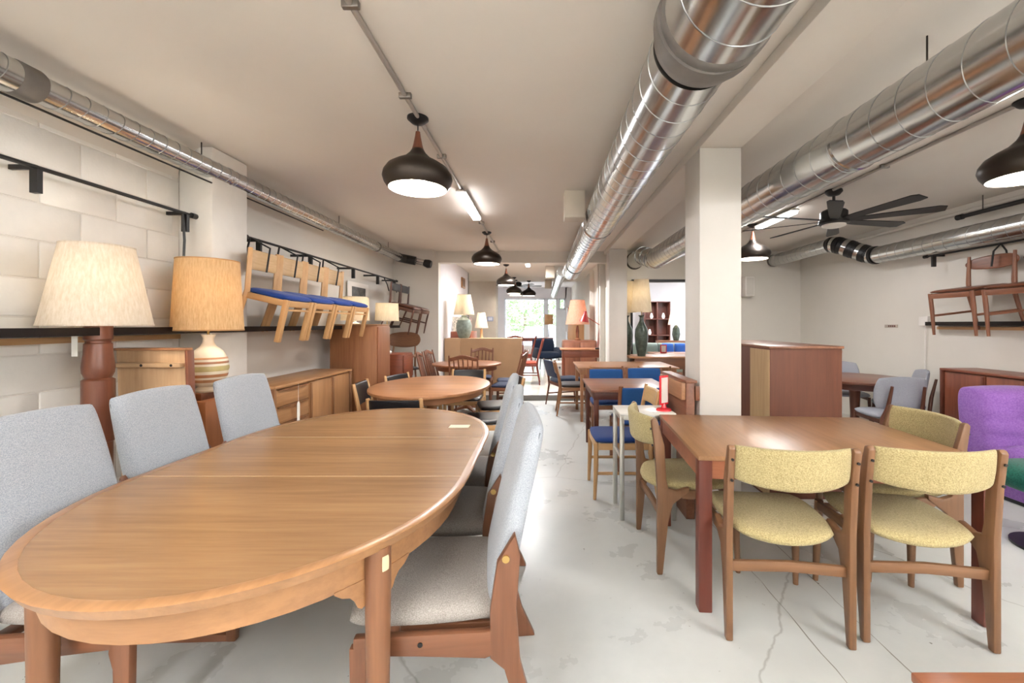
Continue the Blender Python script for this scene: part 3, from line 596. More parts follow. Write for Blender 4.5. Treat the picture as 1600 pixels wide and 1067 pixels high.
def sideboard(label, x0, x1, y0, y1, z0, z1, wd, front, layout):    # front = +1: doors face +x, -1: face -x
    t = thing('sideboard', label, 'sideboard', ((x0+x1)/2, (y0+y1)/2, 0)); a, b = (x1-x0)/2, (y1-y0)/2; f = front
    Wy = wood(*wd, 'y', .38); Wz = wood(*wd, 'z', .38); dk = wood(wd[1], TKD[1], 'z', .4)
    MB().box(-a, a, -b, b, z1-.025, z1).build('top', Wy, t, .006)
    bx = sorted((-f*a*.98, f*(a-.045)))
    MB().box(bx[0], bx[1], -b+.015, b-.015, z0, z1-.025).build('body', Wz, t, .002)
    for yy in (-b+.012, b-.012): MB().box(-a+.005, a-.005, yy-.012, yy+.012, z0, z1-.025).build('side_panel', dk, t, .002)
    MB().box(-a+.005, a-.005, -b+.01, b-.01, z0-.02, z0).build('bottom', Wy, t, .002)
    y = -b+.03; tot = 2*b-.06
    for kind, frac in layout:
        wd_ = tot*frac; xs = sorted((f*(a-.045), f*(a-.022)))
        if kind == 'door':
            d_ = MB().box(xs[0], xs[1], y+.006, y+wd_-.006, z0+.01, z1-.035).build('door', Wz, t, .003)
            MB().prism([(f*(a-.022), y+.012), (f*(a-.004), y+.014), (f*(a-.002), y+.03), (f*(a-.022), y+.04)], z0+.02, z1-.045, 'xy').build('pull', dk, d_, .002)
        else:
            n = 4; hh = (z1-.035-z0-.01)/n
            for k in range(n):
                d_ = MB().box(xs[0], xs[1], y+.006, y+wd_-.006, z0+.01+k*hh+.004, z0+.01+(k+1)*hh-.006).build('drawer', Wy, t, .003)
                zb = z0+.01+(k+1)*hh
                MB().prism([(y+.03, zb-.012), (y+wd_/2, zb-.028), (y+wd_-.03, zb-.012), (y+wd_-.03, zb-.006), (y+.03, zb-.006)], *sorted((f*(a-.022), f*(a-.006))), 'yz').build('pull', dk, d_)
        y += wd_
    for sx in (-1, 1):
        for sy in (-1, 1): MB().path([(sx*(a-.07), sy*(b-.15), z0-.02), (sx*(a-.05), sy*(b-.12), 0)], [.02, .012], 12).build('leg', Wz, t)
    return t
sideboard('long teak sideboard with drawers and sliding doors along left wall', -2.64, -2.2, 3.43, 4.83, .20, .845, ('b98b60', '9a6d46'), 1, (('drawer', .38), ('door', .31), ('door', .31)))
sideboard('long dark red sideboard against the right wall', 4.2, 4.6, 2.7, 4.4, .24, .90, ('8a4f38', '6b3626'), -1, (('door', .25),)*4)
t = thing('paper_tag', 'white hanging price tag tied to left sideboard front', 'tag', (-2.18, 3.72, .58))
MB().prism([(-.02, -.09), (.02, -.09), (.02, .07), (.01, .09), (-.01, .09), (-.02, .07)], 0, .002, 'yz').build('card', paint('f2efe6', .6), t, smooth=0); MB().tube((.001, 0, .09), (.001, 0, .25), .0015, seg=5).build('string', WHITE, t)
# purple lounge chair
PU = fabric('9a70ba', '8458a8', 90, .2)
t = thing('lounge_chair', 'purple pleated low lounge chair at the right edge', 'armchair', (3.86, 3.15, 0))
def seatf(x, y, z): return (x*(1+.05*math.cos(y*6)), y-.02, .24+z+.012*math.sin(y*46)*(1 if z > 0 else 0)+.06*(y+.3)*(-1))
MB().pad(.62, .62, .42, seatf, 24, .25, .3, 6).build('seat', PU, t, smooth=70)
def backf(x, s, n): return (x, .24+.12*s-n-.022*math.sin(s*46)*(1 if n > 0 else 0)*math.exp(-((s-.02)/.16)**2)+.06*(2*x/.74)**2, .50+s)
MB().pad(.64, .70, .30, backf, 26, .22, .28, 8).build('backrest', PU, t, smooth=70)
for s in (-1, 1): MB().pad(.10, .56, .36, lambda x, y, z: (s*.26+x, y+.02, .21+z), 12, .4, .4, 6).build('side_cushion', PU, t, smooth=70)
for sx in (-1, 1): MB().box(sx*.25-.03, sx*.25+.03, -.25, .25, 0, .04).build('foot', BLACK, t, .005)
t2 = thing('paper_tag', 'white price tag tied to the back of purple lounge chair', 'tag', (3.80, 3.14, .76))
Mx = Matrix.Rotation(.25, 4, 'Y'); m = MB(); m.box(-.022, .022, -.004, -.001, -.09, -.01, Mx); m.build('card', paint('f2efe6', .6), t2, smooth=0); MB().path([(-.09, .03, .065), (-.04, -.01, .05), (0, -.002, -.01)], .003, 6).build('string', WHITE, t2)
GR = fabric('1d6a5a', '124a40', 120, .2)
t = thing('swivel_chair', 'dark green velvet chair cut off at the right edge', 'armchair', (3.1, 2.5, 0))
MB().pad(.52, .52, .16, lambda x, y, z: (x, y, .42+z), 14, .6, .4, 5).build('seat', GR, t, smooth=70)
MB().pad(.55, .40, .09, lambda x, s, n: (.27-n-.35*(2*x/.55)**2*.25-.0, x, .58+s), 14, .6, .35, 6).build('backrest', GR, t, smooth=70)
MB().lathe([(.2, 0), (.2, .015), (.03, .03), (.025, .35)], 28).build('pedestal', BLACK, t)
rtable('coffee_table', 'low reddish wooden table corner at bottom right', .965, 2.1, .45, 1.09, .45, ('9d6547', '7f4a33'))
# wall items right
t = thing('outlet_box', 'white electrical box with cord beside right ledge end', 'box', (WR-.03, 4.98, 1.40)); MB().box(-.03, .03, -.06, .06, -.055, .055).build('body', WHITE, t, .005); MB().tube((0, 0, -.05), (.01, .02, -.62), .006, seg=6).build('cord', WHITE, t)
for y, z, l in ((5.5, 1.335, 'small lettered plate on right wall left of the outlet box'), (6.5, .935, 'small lettered plate on right wall above the grey chair')):
    t = thing('wall_plate', l, 'sign', (WR-.006, y, z)); MB().box(-.004, .006, -.1, .1, -.02, .02).build('plate', paint('b9aca0', .5), t, .002)
    for k in range(4): MB().box(-.006, -.004, -.07+k*.03, -.05+k*.03, -.012, .012).build('mark', paint('6a4038', .5), t, smooth=0)
t = thing('speaker', 'small white speaker high beside the front column', 'speaker', (3.62, YB-.1, 2.02)); MB().box(-.08, .08, -.1, .1, -.17, .17).build('body', WHITE, t, .012); MB().box(-.065, .065, -.105, -.1, -.15, .15).build('grille', paint('d5d0c8', .8), t, .003)
# ---------------------------------------------------------------- hung chairs
rail('black rail on block wall holding a hanging strap near the pier', -2.53, 2.145, .3, 3.02, (.9, 2.08, 2.95), WL, [((-2.53, 2.93, 2.14), (-2.51, 2.92, 1.95), (-2.53, 2.93, 1.72))])
hc = chair('oak_chair_hung', 'hung oak chairs with blue seats', ('d2a877', 'b98c5a'), .375, .36, .35, .68, .019, True, fabric('22479c', '183474', 300), 'panel', wood('d2b083', 'bd9765', 'x'), .05, .16, stretch=False)
MB().bar((-.18, .165, .26), (.18, .165, .26), .014, .014).build('stretcher', wood('d2a877', 'b98c5a', 'x'), hc)
yy = (3.44, 3.83, 4.22, 4.61); names = ('first from the pier', 'second from the pier', 'third from the pier', 'fourth, nearest the tall cabinet')
straps = []
for k, y in enumerate(yy):
    o = PL(hc, 'light oak chair with blue seat hung on left wall, '+names[k], (-2.24, y, 1.255), -90)
    o.rotation_euler = (math.radians(-13), 0, math.radians(-90))
    straps += [((-2.45, y+.06, 2.085), (-2.262, y+.02, 1.99), (-2.292, y+.02, 1.79)), ((-2.45, y+.05, 2.085), (-2.425, y-.01, 2.0), (-2.455, y-.01, 1.87))]
rail('black rail with straps above the four hung oak chairs', -2.45, 2.085, 3.43, 7.0, (3.6, 4.4, 5.4, 6.2, 6.9), WL, straps+[((-2.45, 6.45, 2.08), (-2.42, 6.5, 1.98), (-2.4, 6.52, 1.88)), ((-2.45, 6.8, 2.08), (-2.42, 6.85, 1.98), (-2.4, 6.87, 1.88))])
dk = chair('dark_chair_hung', 'dark chairs hung in far left corner', ('5e3a2b', '452718'), .42, .40, .40, .72, .015, False, wood('5e3a2b', '452718', 'x'), 'pad', BL, .06, .12)
for y, l in ((6.5, 'dark wooden chair hung on left wall, nearer of corner pair'), (6.95, 'dark wooden chair hung on left wall, in the corner')):
    o = PL(dk, l, (-2.22, y, 1.25), -90); o.rotation_euler = (math.radians(-14), 0, math.radians(-90))
rc = chair('teak_chair_hung', 'teak chairs hung on right wall', ('8f5d42', '6d412d'), .46, .44, .44, .76, .019, False, wood('84523a', '643a28', 'x', .35), 'oval', wood('84523a', '643a28', 'x', .35), 0.05, .14, bw=.50, seat_t=.035)
straps = []
for y, l in ((4.13, 'teak chair with rounded back hung on right wall, wholly visible'), (3.60, 'teak chair with rounded back hung on right wall, cut by edge')):
    o = PL(rc, l, (4.30, y, 1.275), 90); o.rotation_euler = (math.radians(-7), 0, math.radians(90))
    straps += [((4.50, y-.05, 2.15), (4.45, y-.03, 2.08), (4.44, y-.02, 1.93)), ((4.50, y-.05, 2.15), (4.53, y-.07, 2.08), (4.54, y-.07, 2.02))]
rail('black rail with straps above hung chairs on right wall', 4.50, 2.15, 1.0, 4.88, (1.5, 2.9, 4.78), WR, straps)
# ---------------------------------------------------------------- lamps
def lamp(name, label, loc, base_prof, base_mat, r0, r1, z0, z1, smat, power, col=(1, .91, .79), trim=None, extra=None):
    t = thing(name, label, 'lamp', loc)
    if base_prof: MB().lathe(base_prof, 36).build('base', base_mat, t)
    zb = base_prof[-1][1]
    MB().tube((0, 0, zb-.01), (0, 0, z0+(z1-z0)*.75), .007, seg=8).build('stem', metal('b89b62', .35), t)
    s = MB().lathe([(r0, z0), (r1, z1), (r1-.003, z1), (r0-.003, z0), (r0, z0)], 48, cap=False).build('lamp_shade', smat, t)
    for r, z in ((r0, z0), (r1, z1)): MB().lathe([(r+.001, z-.004), (r+.002, z+.004), (r-.004, z+.004), (r-.004, z-.004), (r+.001, z-.004)], 48, cap=False).build('rim', trim or smat, s)
    MB().lathe([(.001, 0), (.02, .01), (.03, .05), (.025, .08), (.012, .11)], 16, (0, 0, z0+(z1-z0)*.45)).build('bulb', emit('fff0d8', 8), t)
    if power: point((0, 0, z0+(z1-z0)*.52), power, col, .04, parent=t)
    return t
LIN = shade_mat('f6efe4', 'e6dccb'); TAN = shade_mat('ead3ac', 'd6b98c', 120); WSH = shade_mat('f2ead9', 'e6dcc8')
L1 = lamp('floor_lamp', 'tall lamp with linen shade on turned brown wooden post', (-2.40, 2.25, 0), [(.15, 0), (.15, .03), (.06, .06), (.058, .72), (.066, .73), (.066, 1.06), (.052, 1.07), (.064, 1.10), (.066, 1.13), (.058, 1.2), (.056, 1.255), (.05, 1.26), (.05, 1.27), (.058, 1.28), (.058, 1.37)], wood('73432e', '59301f', 'z', .35), .222, .146, 1.355, 1.78, LIN, 9)
t = thing('paper_tag', 'white price tag hanging from the turned wooden lamp', 'tag', (-2.46, 2.19, 1.27)); MB().prism([(-.016, -.08), (.016, -.08), (.016, .05), (.006, .075), (-.006, .075), (-.016, .05)], -.002, 0, 'xz').build('card', paint('f2efe6', .6), t, smooth=0); MB().tube((0, -.001, .07), (.01, -.001, .1), .0015, seg=5).build('string', WHITE, t)
t = thing('pedestal_cabinet', 'small brown cabinet under the striped ceramic lamp', 'cabinet', (-2.36, 2.84, 0)); MB().box(-.2, .2, -.17, .17, 0, .86).build('body', wood('a5683f', '87512f', 'z', .4), t, .003); MB().box(-.13, .13, -.12, .12, .86, .905).build('plinth', wood('7d4a2f', '643822', 'x'), t, .003)
base = [(.07, 0), (.075, .012), (.055, .035), (.075, .05), (.105, .10), (.115, .16), (.108, .22), (.08, .275), (.045, .305), (.032, .33), (.03, .36), (.042, .385)]
L2 = lamp('table_lamp', 'striped ceramic lamp with tan drum shade on brown cabinet', (-2.27, 2.83, .905), base, paint('efe2cb', .35, .03), .20, .175, .415, .885, TAN, 8, (1, .86, .68), trim=paint('b58a5a', .6))
for k, (z0, z1, c) in enumerate(((.065, .085, 'c58f63'), (.10, .12, 'b3794f'), (.14, .175, 'c2b078'), (.19, .205, 'a9714c'), (.22, .232, 'c58f63'))):
    def rr(z):
        for (r_a, za), (r_b, zb_) in zip(base, base[1:]):
            if za <= z <= zb_: return r_a+(r_b-r_a)*(z-za)/(zb_-za)
    MB().lathe([(rr(z0)+.0005, z0), (rr((z0+z1)/2)+.0025, (z0+z1)/2), (rr(z1)+.0005, z1)], 36, cap=False).build('stripe', paint(c, .4, .08, 20), L2)
# tan slanted panel
t = thing('drop_front_desk', 'tan backed slanted wooden panel with ledge behind grey chairs', 'furniture', (-2.38, 2.55, 0))
TP = wood('c9a680', 'b38f68', 'z', .5); MB().prism([(-.22, 1.2), (.21, 1.2), (.25, 0), (-.17, 0)], -.01, .01, 'xz').build('panel', TP, t, .002)
MB().box(-.225, .215, -.03, .03, 1.2, 1.215).build('cap', wood('a77650', '8d6040', 'x'), t, .003); MB().box(-.21, .20, -.05, -.01, 1.10, 1.125).build('ledge', wood('c9a680', 'b38f68', 'x'), t, .002)
MB().prism([(.205, 1.2), (.222, 1.2), (.262, 0), (.245, 0)], -.02, .03, 'xz').build('edge_strip', wood('7d4a33', '643826', 'z'), t, .002)
for x in (-.03, .15): MB().tube((x, -.052, 1.112), (x, -.05, 1.112), .008, seg=10).build('hole', BLACK, t)
t = thing('tall_cabinet', 'tall teak cabinet side beyond the left sideboard', 'cabinet', (-2.22, 5.1, 0))
MB().box(-.28, .27, -.2, .2, .02, 1.345).build('body', wood('a3704a', '835436', 'z', .42), t, .003); MB().box(-.29, .28, -.21, .21, 1.345, 1.36).build('top', teak('x'), t, .002); MB().box(.27, .29, -.19, .18, .06, 1.33).build('door', wood('94603f', '784a30', 'z'), t, .002); MB().box(-.26, .25, -.18, .18, 0, .02).build('plinth', BLACK, t, smooth=0)
lamp('table_lamp', 'white drum shade lamp on top of the tall teak cabinet', (-2.30, 5.12, 1.36), [(.06, 0), (.06, .012), (.02, .02), (.015, .04)], WHITE, .165, .155, .05, .33, WSH, 5)
lamp('table_lamp', 'white lamp with drum shade on the low stand behind tall cabinet', (-2.18, 5.85, .95), [(.06, 0), (.065, .02), (.03, .05), (.035, .2), (.025, .4)], WHITE, .16, .15, .46, .70, WSH, 5)
t = thing('nightstand', 'small red brown nightstand with lamp behind the tall cabinet', 'nightstand', (-2.14, 5.85, 0)); MB().box(-.25, .25, -.22, .22, .3, .95).build('body', wood(*RED, 'x'), t, .004); MB().box(.25, .265, -.2, .2, .62, .93).build('drawer', wood(*RED, 'y'), t, .003)
for sx in (-1, 1):
    for sy in (-1, 1): MB().tube((sx*.22, sy*.19, 0), (sx*.22, sy*.19, .3), .012, .02).build('leg', wood(*RED, 'z'), t)
t = thing('picture_frame', 'white framed dark picture leaning on left wall ledge', 'picture', (WL+.04, 5.95, 1.80)); MB().box(-.015, .0, -.33, .33, -.15, .15).build('frame', WHITE, t, .003); MB().box(0, .002, -.22, .22, -.085, .085).build('picture', paint('5b5a58', .5, .3, 12), t, smooth=0)
# lounge armchair in corner
tag(MB().box(-2.62, -1.95, 6.2, 6.98, 0, .258).build('low_plinth', WHITE, None, .01), 'low white plinth under the wooden armchair in the corner', 'plinth')
t = thing('armchair', 'wooden armchair with wide oval back in far left corner', 'chair', (-2.31, 6.66, .262), -180)
Wn = wood('8e6343', '6e4830', 'z')
for s in (-1, 1):
    MB().path([(s*.28, .28, 0), (s*.29, .26, .6)], [.012, .018], 10).build('leg', Wn, t); MB().path([(s*.2, -.34, 0), (s*.2, -.25, .38), (s*.17, -.36, .88)], [.012, .018, .012], 10).build('rear_post', Wn, t); MB().path([(s*.22, -.28, .56), (s*.31, .0, .6), (s*.3, .3, .6)], [.014, .018, .022], 10).build('armrest', Wn, t)
MB().pad(.56, .56, .07, lambda x, y, z: (x, y, .39+z+.08*y), 12, .3, .4, 6).build('seat', paint('2a2c35', .6), t, smooth=60); MB().pad(.56, .26, .022, lambda x, s, n: (x, -.30-.10*(s+.2)+n+.12*(2*x/.56)**2*.5-.03, .84+s), 14, .8, .3, 8).build('backrest', wood('94694a', '75503a', 'x'), t, smooth=60)
for y in (.26, -.26): MB().bar((-.28, y, .36), (.28, y, .36), .02, .035).build('cross_rail', Wn, t, .003)
# ---------------------------------------------------------------- far room
CB = paint('b08d6b', .8, .04, 4)
for x0, x1, l in ((-1.85, -1.545, 'narrow tan board section of low divider beyond the partition'), (-1.54, -.38, 'wide tan low divider board beyond the partition')):
    t = thing('low_divider', l, 'divider', ((x0+x1)/2, 7.9, FAR)); a = (x1-x0)/2; MB().box(-a, a, -.02, .02, 0, 1.0).build('panel', CB, t, .004); MB().box(-a, a, .02, .35, .98, 1.0).build('top', CB, t, .002); MB().box(-a+.02, a-.02, .3, .34, 0, .98).build('support', CB, t, .002)
VASE = [(.06, 0), (.075, .02), (.10, .12), (.105, .2), (.085, .29), (.04, .33), (.03, .37)]
lamp('table_lamp', 'grey green ceramic lamp with white shade on the low divider', (-1.52, 8.1, FAR+1.0), [(r*1.45, z*1.2) for r, z in VASE], paint('7f8b82', .5, .2, 20), .20, .13, .46, .84, WSH, 6)
lamp('table_lamp', 'lit cone shade lamp right of the grey green lamp in far room', (-1.37, 9.4, 1.0), [(.05, 0), (.05, .05), (.03, .08), (.03, .25)], wood(*OAK, 'z'), .15, .085, .28, .62, LIN, 6)
tag(MB().box(-1.45, -1.15, 9.2, 9.6, FAR, 1.0).build('tan_cabinet', wood('b48a62', '94704e', 'z'), None, .004), 'small tan cabinet carrying the lit cone lamp', 'cabinet')
t = thing('record_shelf', 'dark brown low shelf with upright record sleeves by far left wall', 'shelf', (-1.66, 8.9, FAR)); MB().box(-.2, .2, -.4, .4, 0, 1.12).build('body', wood(*RED, 'y'), t, .004)
for k in range(4): tag(MB().box(-.12, .12, -.01, .01, 0, .3).build('record_sleeve', paint(('d8d2c2', 'b08a80', '6f7a72', 'c9a9a0')[k], .6, .4, 30)), ('cream patterned', 'pink patterned', 'grey green', 'pale rose')[k]+' record sleeve standing on the dark shelf', 'record', 'record sleeves').location = (-1.73+.03*k, 8.6+.12*k, FAR+1.12)
t = thing('wall_picture', 'small brown wooden picture on white far left wall', 'picture', (-1.865, 9.8, 2.33)); MB().box(-.005, .02, -.2, .2, -.12, .12).build('frame', wood('a5753f', '7d5230', 'y'), t, .003); MB().box(.02, .024, -.15, .15, -.08, .08).build('panel', wood('6d4a2a', '4a3018', 'z'), t, smooth=0)
t = thing('thermostat_panel', 'small blue framed notice on grey far wall', 'picture', (-1.58, 12.69, 1.52)); MB().box(-.09, .09, -.015, 0, -.07, .07).build('frame', paint('9aa6c8', .5), t, .003); MB().box(-.06, .06, -.018, -.015, -.045, .045).build('face', paint('d8dcea', .5), t, smooth=0)
# sideboard, table and red chairs of the far room
rtable('long_table', 'long dark red table in front of the far window', -1.3, .35, 12.9, 13.8, .84, ('8c4a3c', '6b332a'), FAR)
rch = chair('red_chair', 'red wooden chairs in the far room', ('8a4638', '6a3128'), .46, .46, .45, .95, .018, False, fabric('a8503c', '8a3c2e', 200), 'slats', None, .12)
for x, y, rz, l in ((-.32, 8.9, 90, 'red wooden chair just beyond the tan divider end'), (-.5, 11.0, 90, 'red wooden chair farther off before the far window'), (-.75, 11.9, 0, 'red wooden chair half hidden behind divider in far room')): PL(rch, l, (x, y, FAR), rz)
t = thing('club_chair', 'navy low club chair near the far window', 'armchair', (.14, 12.0, FAR), 200); NV = fabric('2b3a52', '1f2b40', 150)
MB().pad(.68, .6, .2, lambda x, y, z: (x, y, .38+z), 12, .3, .35, 6).build('seat', NV, t, smooth=60); MB().pad(.7, .5, .14, lambda x, s, n: (x, -.3+n-.15*s, .6+s), 12, .3, .35, 6).build('backrest', NV, t, smooth=60)
for s in (-1, 1): MB().pad(.1, .6, .3, lambda x, y, z: (s*.34+x, y, .45+z), 10, .3, .35, 6).build('arm', NV, t, smooth=60)
for sx in (-1, 1):
    for sy in (-1, 1): MB().tube((sx*.3, sy*.25, 0), (sx*.27, sy*.22, .32), .012).build('leg', BLACK, t)
rtable('low_white_table', 'low white coffee table on far room floor by the aisle', .05, .55, 9.9, 10.4, .36, WHITE, FAR, lm=WHITE)
t = thing('desk', 'teak desk against right wall of the window room', 'desk', (.78, 8.35, FAR)); MB().box(-.42, .4, -.3, .3, .76, .785).build('top', wood('a9714c', '8a5638', 'x'), t, .004); MB().box(-.38, .38, -.26, .26, .62, .76).build('drawer_case', wood(*RED, 'x'), t, .003); MB().box(-.36, 0, -.275, -.26, .64, .75).build('drawer', wood('8a4f38', '6b3626', 'x'), t, .003)
for sx in (-1, 1):
    for sy in (-1, 1): MB().tube((sx*.35, sy*.24, 0), (sx*.35, sy*.24, .62), .014, .022).build('leg', wood(*RED, 'z'), t)
t = thing('desk_lamp', 'red articulated desk lamp clamped on the teak desk', 'lamp', (1.08, 8.1, FAR+.785)); RL = paint('a83232', .3); RM = paint('b05a50', .35)
MB().lathe([(.05, 0), (.05, .02), (.02, .03)], 20).build('base', BLACK, t)
for o_ in (-.012, .012): MB().tube((o_, 0, .02), (.06+o_, 0, .46), .008, seg=8).build('lower_arm', RM, t); MB().tube((.06, o_, .46), (-.2, o_, .62), .008, seg=8).build('upper_arm', RM, t)
MB().lathe([(.025, .12), (.035, .06), (.06, .0), (.095, -.09), (.092, -.09), (.055, 0), (.02, .06)], 28, cap=False, M=Matrix.Translation((-.25, 0, .62)) @ Matrix.Rotation(.15, 4, 'Y')).build('lamp_head', RL, t)
lamp('table_lamp', 'lamp with salmon tapered shade behind the red desk lamp', (.80, 9.4, 1.0), [(.07, 0), (.07, .02), (.03, .05), (.04, .2), (.02, .33)], paint('7a4a30', .4), .27, .16, .36, .90, shade_mat('e6bda6', 'd8a98e'), 7)
t = thing('corner_cabinet', 'brown cabinet under the salmon lamp by the right wall', 'cabinet', (.82, 9.4, FAR)); MB().box(-.36, .36, -.35, .35, .08, .91).build('body', wood('8b5a42', '6f4230', 'x'), t, .004); MB().box(-.34, .34, -.33, .33, 0, .08).build('plinth', BLACK, t, smooth=0); MB().box(-.33, -.01, -.365, -.35, .12, .87).build('door', wood('94614a', '764834', 'z'), t, .003); MB().box(.01, .33, -.365, -.35, .12, .87).build('door', wood('94614a', '764834', 'z'), t, .003)
lamp('floor_lamp', 'tan shade floor lamp standing before the far window', (.25, 15.2, FAR), [(.12, 0), (.12, .02), (.015, .04), (.012, 1.2)], WAL and wood(*WAL, 'z'), .16, .15, 1.26, 1.62, shade_mat('e0c7a4', 'cdb18c'), 0)
t = thing('wall_mirror', 'oval brown mirror on side wall near the far window', 'mirror', (-1.985, 14.6, 1.65)); m = MB(); m.pad(.5, 1.1, .03, lambda x, y, z: (z, x, y), 16, 1, .3, 6); m.build('frame', wood(*WAL, 'z'), t, smooth=60); m = MB(); m.pad(.4, .95, .01, lambda x, y, z: (z+.016, x, y), 14, 1, .3, 6); m.build('mirror_glass', metal('dfe3e8', .05), t, smooth=60)
t = thing('shelf_unit', 'brown wall unit on right wall close to the far window', 'shelf', (1.02, 14.6, FAR)); MB().box(-.16, .16, -.5, .5, .5, 1.0).build('lower_box', wood(*WAL, 'y'), t, .004); MB().box(-.14, .16, -.35, .35, 1.45, 1.85).build('upper_box', wood(*WAL, 'y'), t, .004); MB().box(.1, .16, -.5, .5, 0, 2.0).build('back_panel', wood(*TK, 'z'), t, .003)
t = thing('wood_panel', 'tall light brown board leaning behind the salmon lamp', 'board', (.92, 11.3, FAR)); MB().box(-.22, .22, -.02, .02, 0, 1.35).build('panel', wood('b98d63', '9d744c', 'z'), t, .003); MB().box(-.24, .24, -.03, .03, 1.35, 1.38).build('cap', wood(*TK, 'x'), t, .003)
# ---------------------------------------------------------------- by the right opening
t = thing('console_table', 'teak console with big ceramic lamps before the right opening', 'console', (1.98, 7.02, 0)); MB().box(-.55, .55, -.22, .36, .80, .83).build('top', wood('b98a64', '96684a', 'x'), t, .004); MB().box(-.46, .5, -.2, .2, .62, .80).build('drawer_case', wood(*TKD, 'x'), t, .003)
for sx in (-.43, .47):
    for sy in (-.17, .17): MB().tube((sx, sy, 0), (sx, sy, .62), .014, .02).build('leg', wood(*TKD, 'z'), t)
VB = [(.075, 0), (.08, .02), (.115, .2), (.13, .36), (.12, .48), (.07, .58), (.04, .64), (.035, .70), (.065, .74)]
GV = paint('4a564c', .3, .35, 16)
for x, y, l in ((1.66, 6.95, 'tall dark green ceramic lamp with cream shade before right opening'), (1.475, 7.25, 'second dark green ceramic lamp half hidden by the far column')): lamp('table_lamp', l, (x, y, .83), [(r*.85, z*.92) for r, z in VB], GV, .17, .12, .74, 1.27, WSH, 6)
t = thing('sofa', 'grey green sofa seen through the right opening', 'sofa', (2.65, 9.3, FAR)); SG = fabric('8d9890', '6f7a73', 150)
MB().pad(1.5, .8, .25, lambda x, y, z: (x, y, .35+z), 14, .15, .35, 10).build('seat', SG, t, smooth=60); MB().pad(.75, .45, .2, lambda x, s, n: (x-.35, .3+n+.1*s, .62+s), 12, .2, .35, 10).build('back_cushion', SG, t, smooth=60); MB().pad(.75, .45, .2, lambda x, s, n: (x+.38, .3+n+.1*s, .62+s), 12, .2, .35, 10).build('back_cushion', SG, t, smooth=60); MB().box(-.72, .72, -.36, .36, 0, .24).build('base', wood(*TKD, 'x'), t, .005)
for x, l in ((2.78, 'bright blue pillow, left one on the grey green sofa'), (3.06, 'bright blue pillow, right one on the grey green sofa')): tag(MB().pad(.26, .34, .12, lambda x_, s, n: (x_, n+.2*s, s), 10, .2, .4, 6).build('pillow', fabric('3f6cc0', '2c52a0', 200)), l, 'pillow').location = (x, 9.2, FAR+.68)
t = thing('bookcase', 'dark brown open bookcase with ornaments in the side room', 'bookcase', (3.2, 11.7, FAR)); DW = wood('6b3c30', '4e2820', 'z')
for x in (-.35, .0, .35): MB().box(x-.012, x+.012, -.16, .16, 0, 1.9).build('upright', DW, t, .002)
for z in (.05, .5, .95, 1.4, 1.88): MB().box(-.36, .36, -.16, .16, z, z+.022).build('shelf', DW, t, .002)
MB().box(-.36, .36, .15, .165, 0, 1.9).build('back', DW, t, smooth=0)
for x, z, l in ((-.2, .95, 'white ornament on left middle shelf of the bookcase'), (.18, 1.4, 'white ornament on right upper shelf of the bookcase'), (-.15, 1.4, 'pair-like white ornament on left upper shelf of the bookcase')): tag(MB().lathe([(.03, 0), (.05, .06), (.03, .13), (.02, .16)], 16).build('ornament', WHITE), l, 'ornament').location = (3.2+x, 11.6, FAR+z+.0235)
lamp('table_lamp', 'cream cone lamp with dark base beside the bookcase', (3.35, 10.4, .95), [(.06, 0), (.1, .15), (.08, .3), (.03, .38)], GV, .2, .11, .40, .78, WSH, 5)
tag(MB().box(2.9, 3.7, 10.2, 10.65, FAR, .95).build('side_room_chest', wood(*TKD, 'x'), None, .004), 'low brown chest under the cream lamp in side room', 'chest')
rtable('side_room_table', 'orange teak table just inside the right opening', 2.1, 3.2, 7.75, 8.3, .72, ('b9794e', '96583a'), FAR)
t = thing('sign_holder', 'small red bordered card on the orange teak table', 'sign', (2.32, 7.95, FAR+.72)); MB().box(-.06, .06, -.01, .01, 0, .16).build('frame', RP, t, .003); MB().box(-.042, .042, -.013, -.01, .02, .14).build('leaflet', paint('f3ece6', .6), t, smooth=0)
# unseen fill strips added to brighten the rooms beyond
strip('added fill strip on ceiling of the window room', -.3, 8.35, 1.2, 75); strip('added fill strip on side room ceiling', 2.9, 10.0, 1.2, 60)
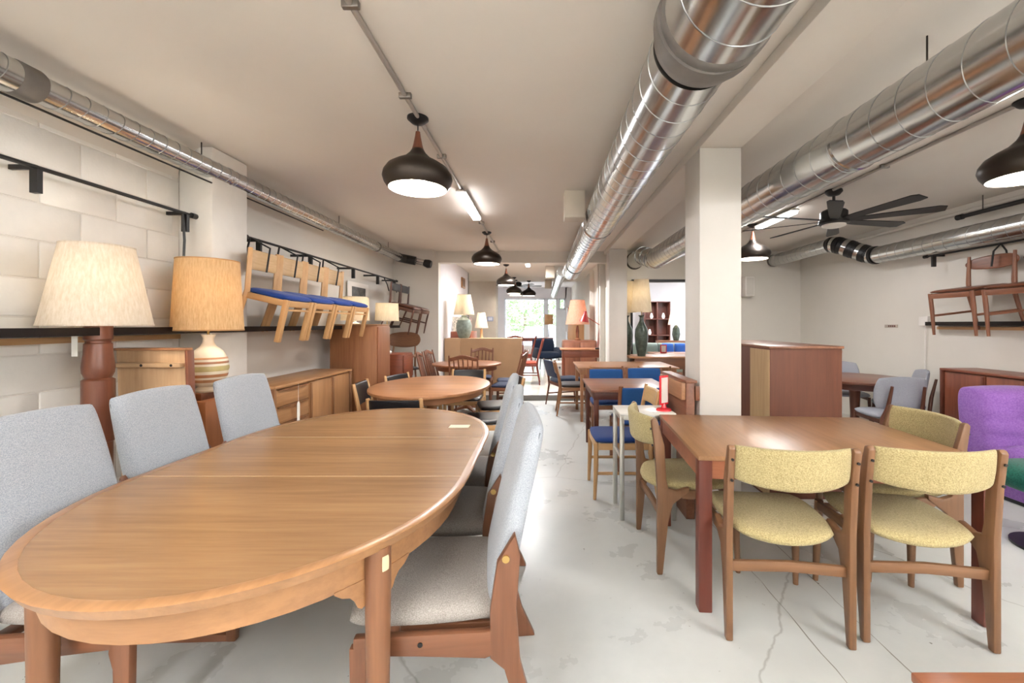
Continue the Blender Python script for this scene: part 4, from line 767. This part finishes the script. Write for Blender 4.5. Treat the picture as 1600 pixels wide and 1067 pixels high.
# ---------------------------------------------------------------- outside the window
struct(MB().box(-14, 14, 17.3, 50, -.3, -.2).build('ground_street', paint('b9b6b0', .8), smooth=0))
LF = paint('9fc286', .6, .4, 4)
for k, (x, y, s) in enumerate(((-5, 30, 3.0), (-1.4, 34, 3.4), (2.2, 30, 3.0), (6, 35, 3.6), (-8.8, 35, 3.4))):
    t = thing('street_tree', ('leafy tree farthest left outside', 'leafy tree left of centre outside', 'leafy tree right of centre outside', 'leafy tree at right outside', 'leafy tree hidden at far left outside')[k]+' the far window', 'tree', (x, y, -.2), 0, 'trees outside')
    MB().lathe([(.2, 0), (.15, 1.2), (.1, 2.5)], 10).build('trunk', wood(*WAL, 'z'), t)
    m = MB()
    for i in range(1500):
        a = random.uniform(0, 6.28); u = random.uniform(-1, 1); r = s*.62*random.uniform(.6, 1); q = math.sqrt(1-u*u)
        c = Vector((r*q*math.cos(a), r*q*math.sin(a), 2.6+r*u*.95)); e1 = Vector((random.gauss(0, 1), random.gauss(0, 1), random.gauss(0, 1))).normalized()*.16; e2 = Vector((random.gauss(0, 1), random.gauss(0, 1), random.gauss(0, 1))).normalized()*.12
        m.add([c-e1, c+e2, c+e1, c-e2], [(0, 1, 2, 3)])
    m.build('crown', LF, t, smooth=0)['kind'] = 'stuff'
t = thing('parked_car', 'pale parked car in bright light outside the far window', 'car', (-.3, 23, -.2)); CM = paint('d5d8e2', .25)
MB().prism([(-.85, .3), (-.9, .6), (-.82, .9), (.82, .9), (.9, .6), (.85, .3)], -2, 2, 'xz').build('body', CM, t, .08); MB().prism([(-.75, .9), (-.6, 1.42), (.6, 1.42), (.75, .9)], -.9, 1.5, 'xz').build('cabin', CM, t, .05); MB().prism([(-.66, .95), (-.54, 1.36), (.54, 1.36), (.66, .95)], -.93, -.89, 'xz').build('windshield', paint('8d99ad', .1), t, smooth=0)
for sx in (-1, 1):
    for y in (-1.3, 1.3): MB().tube((sx*.72, y, .32), (sx*.9, y, .32), .32, seg=20).build('wheel', BLACK, t)
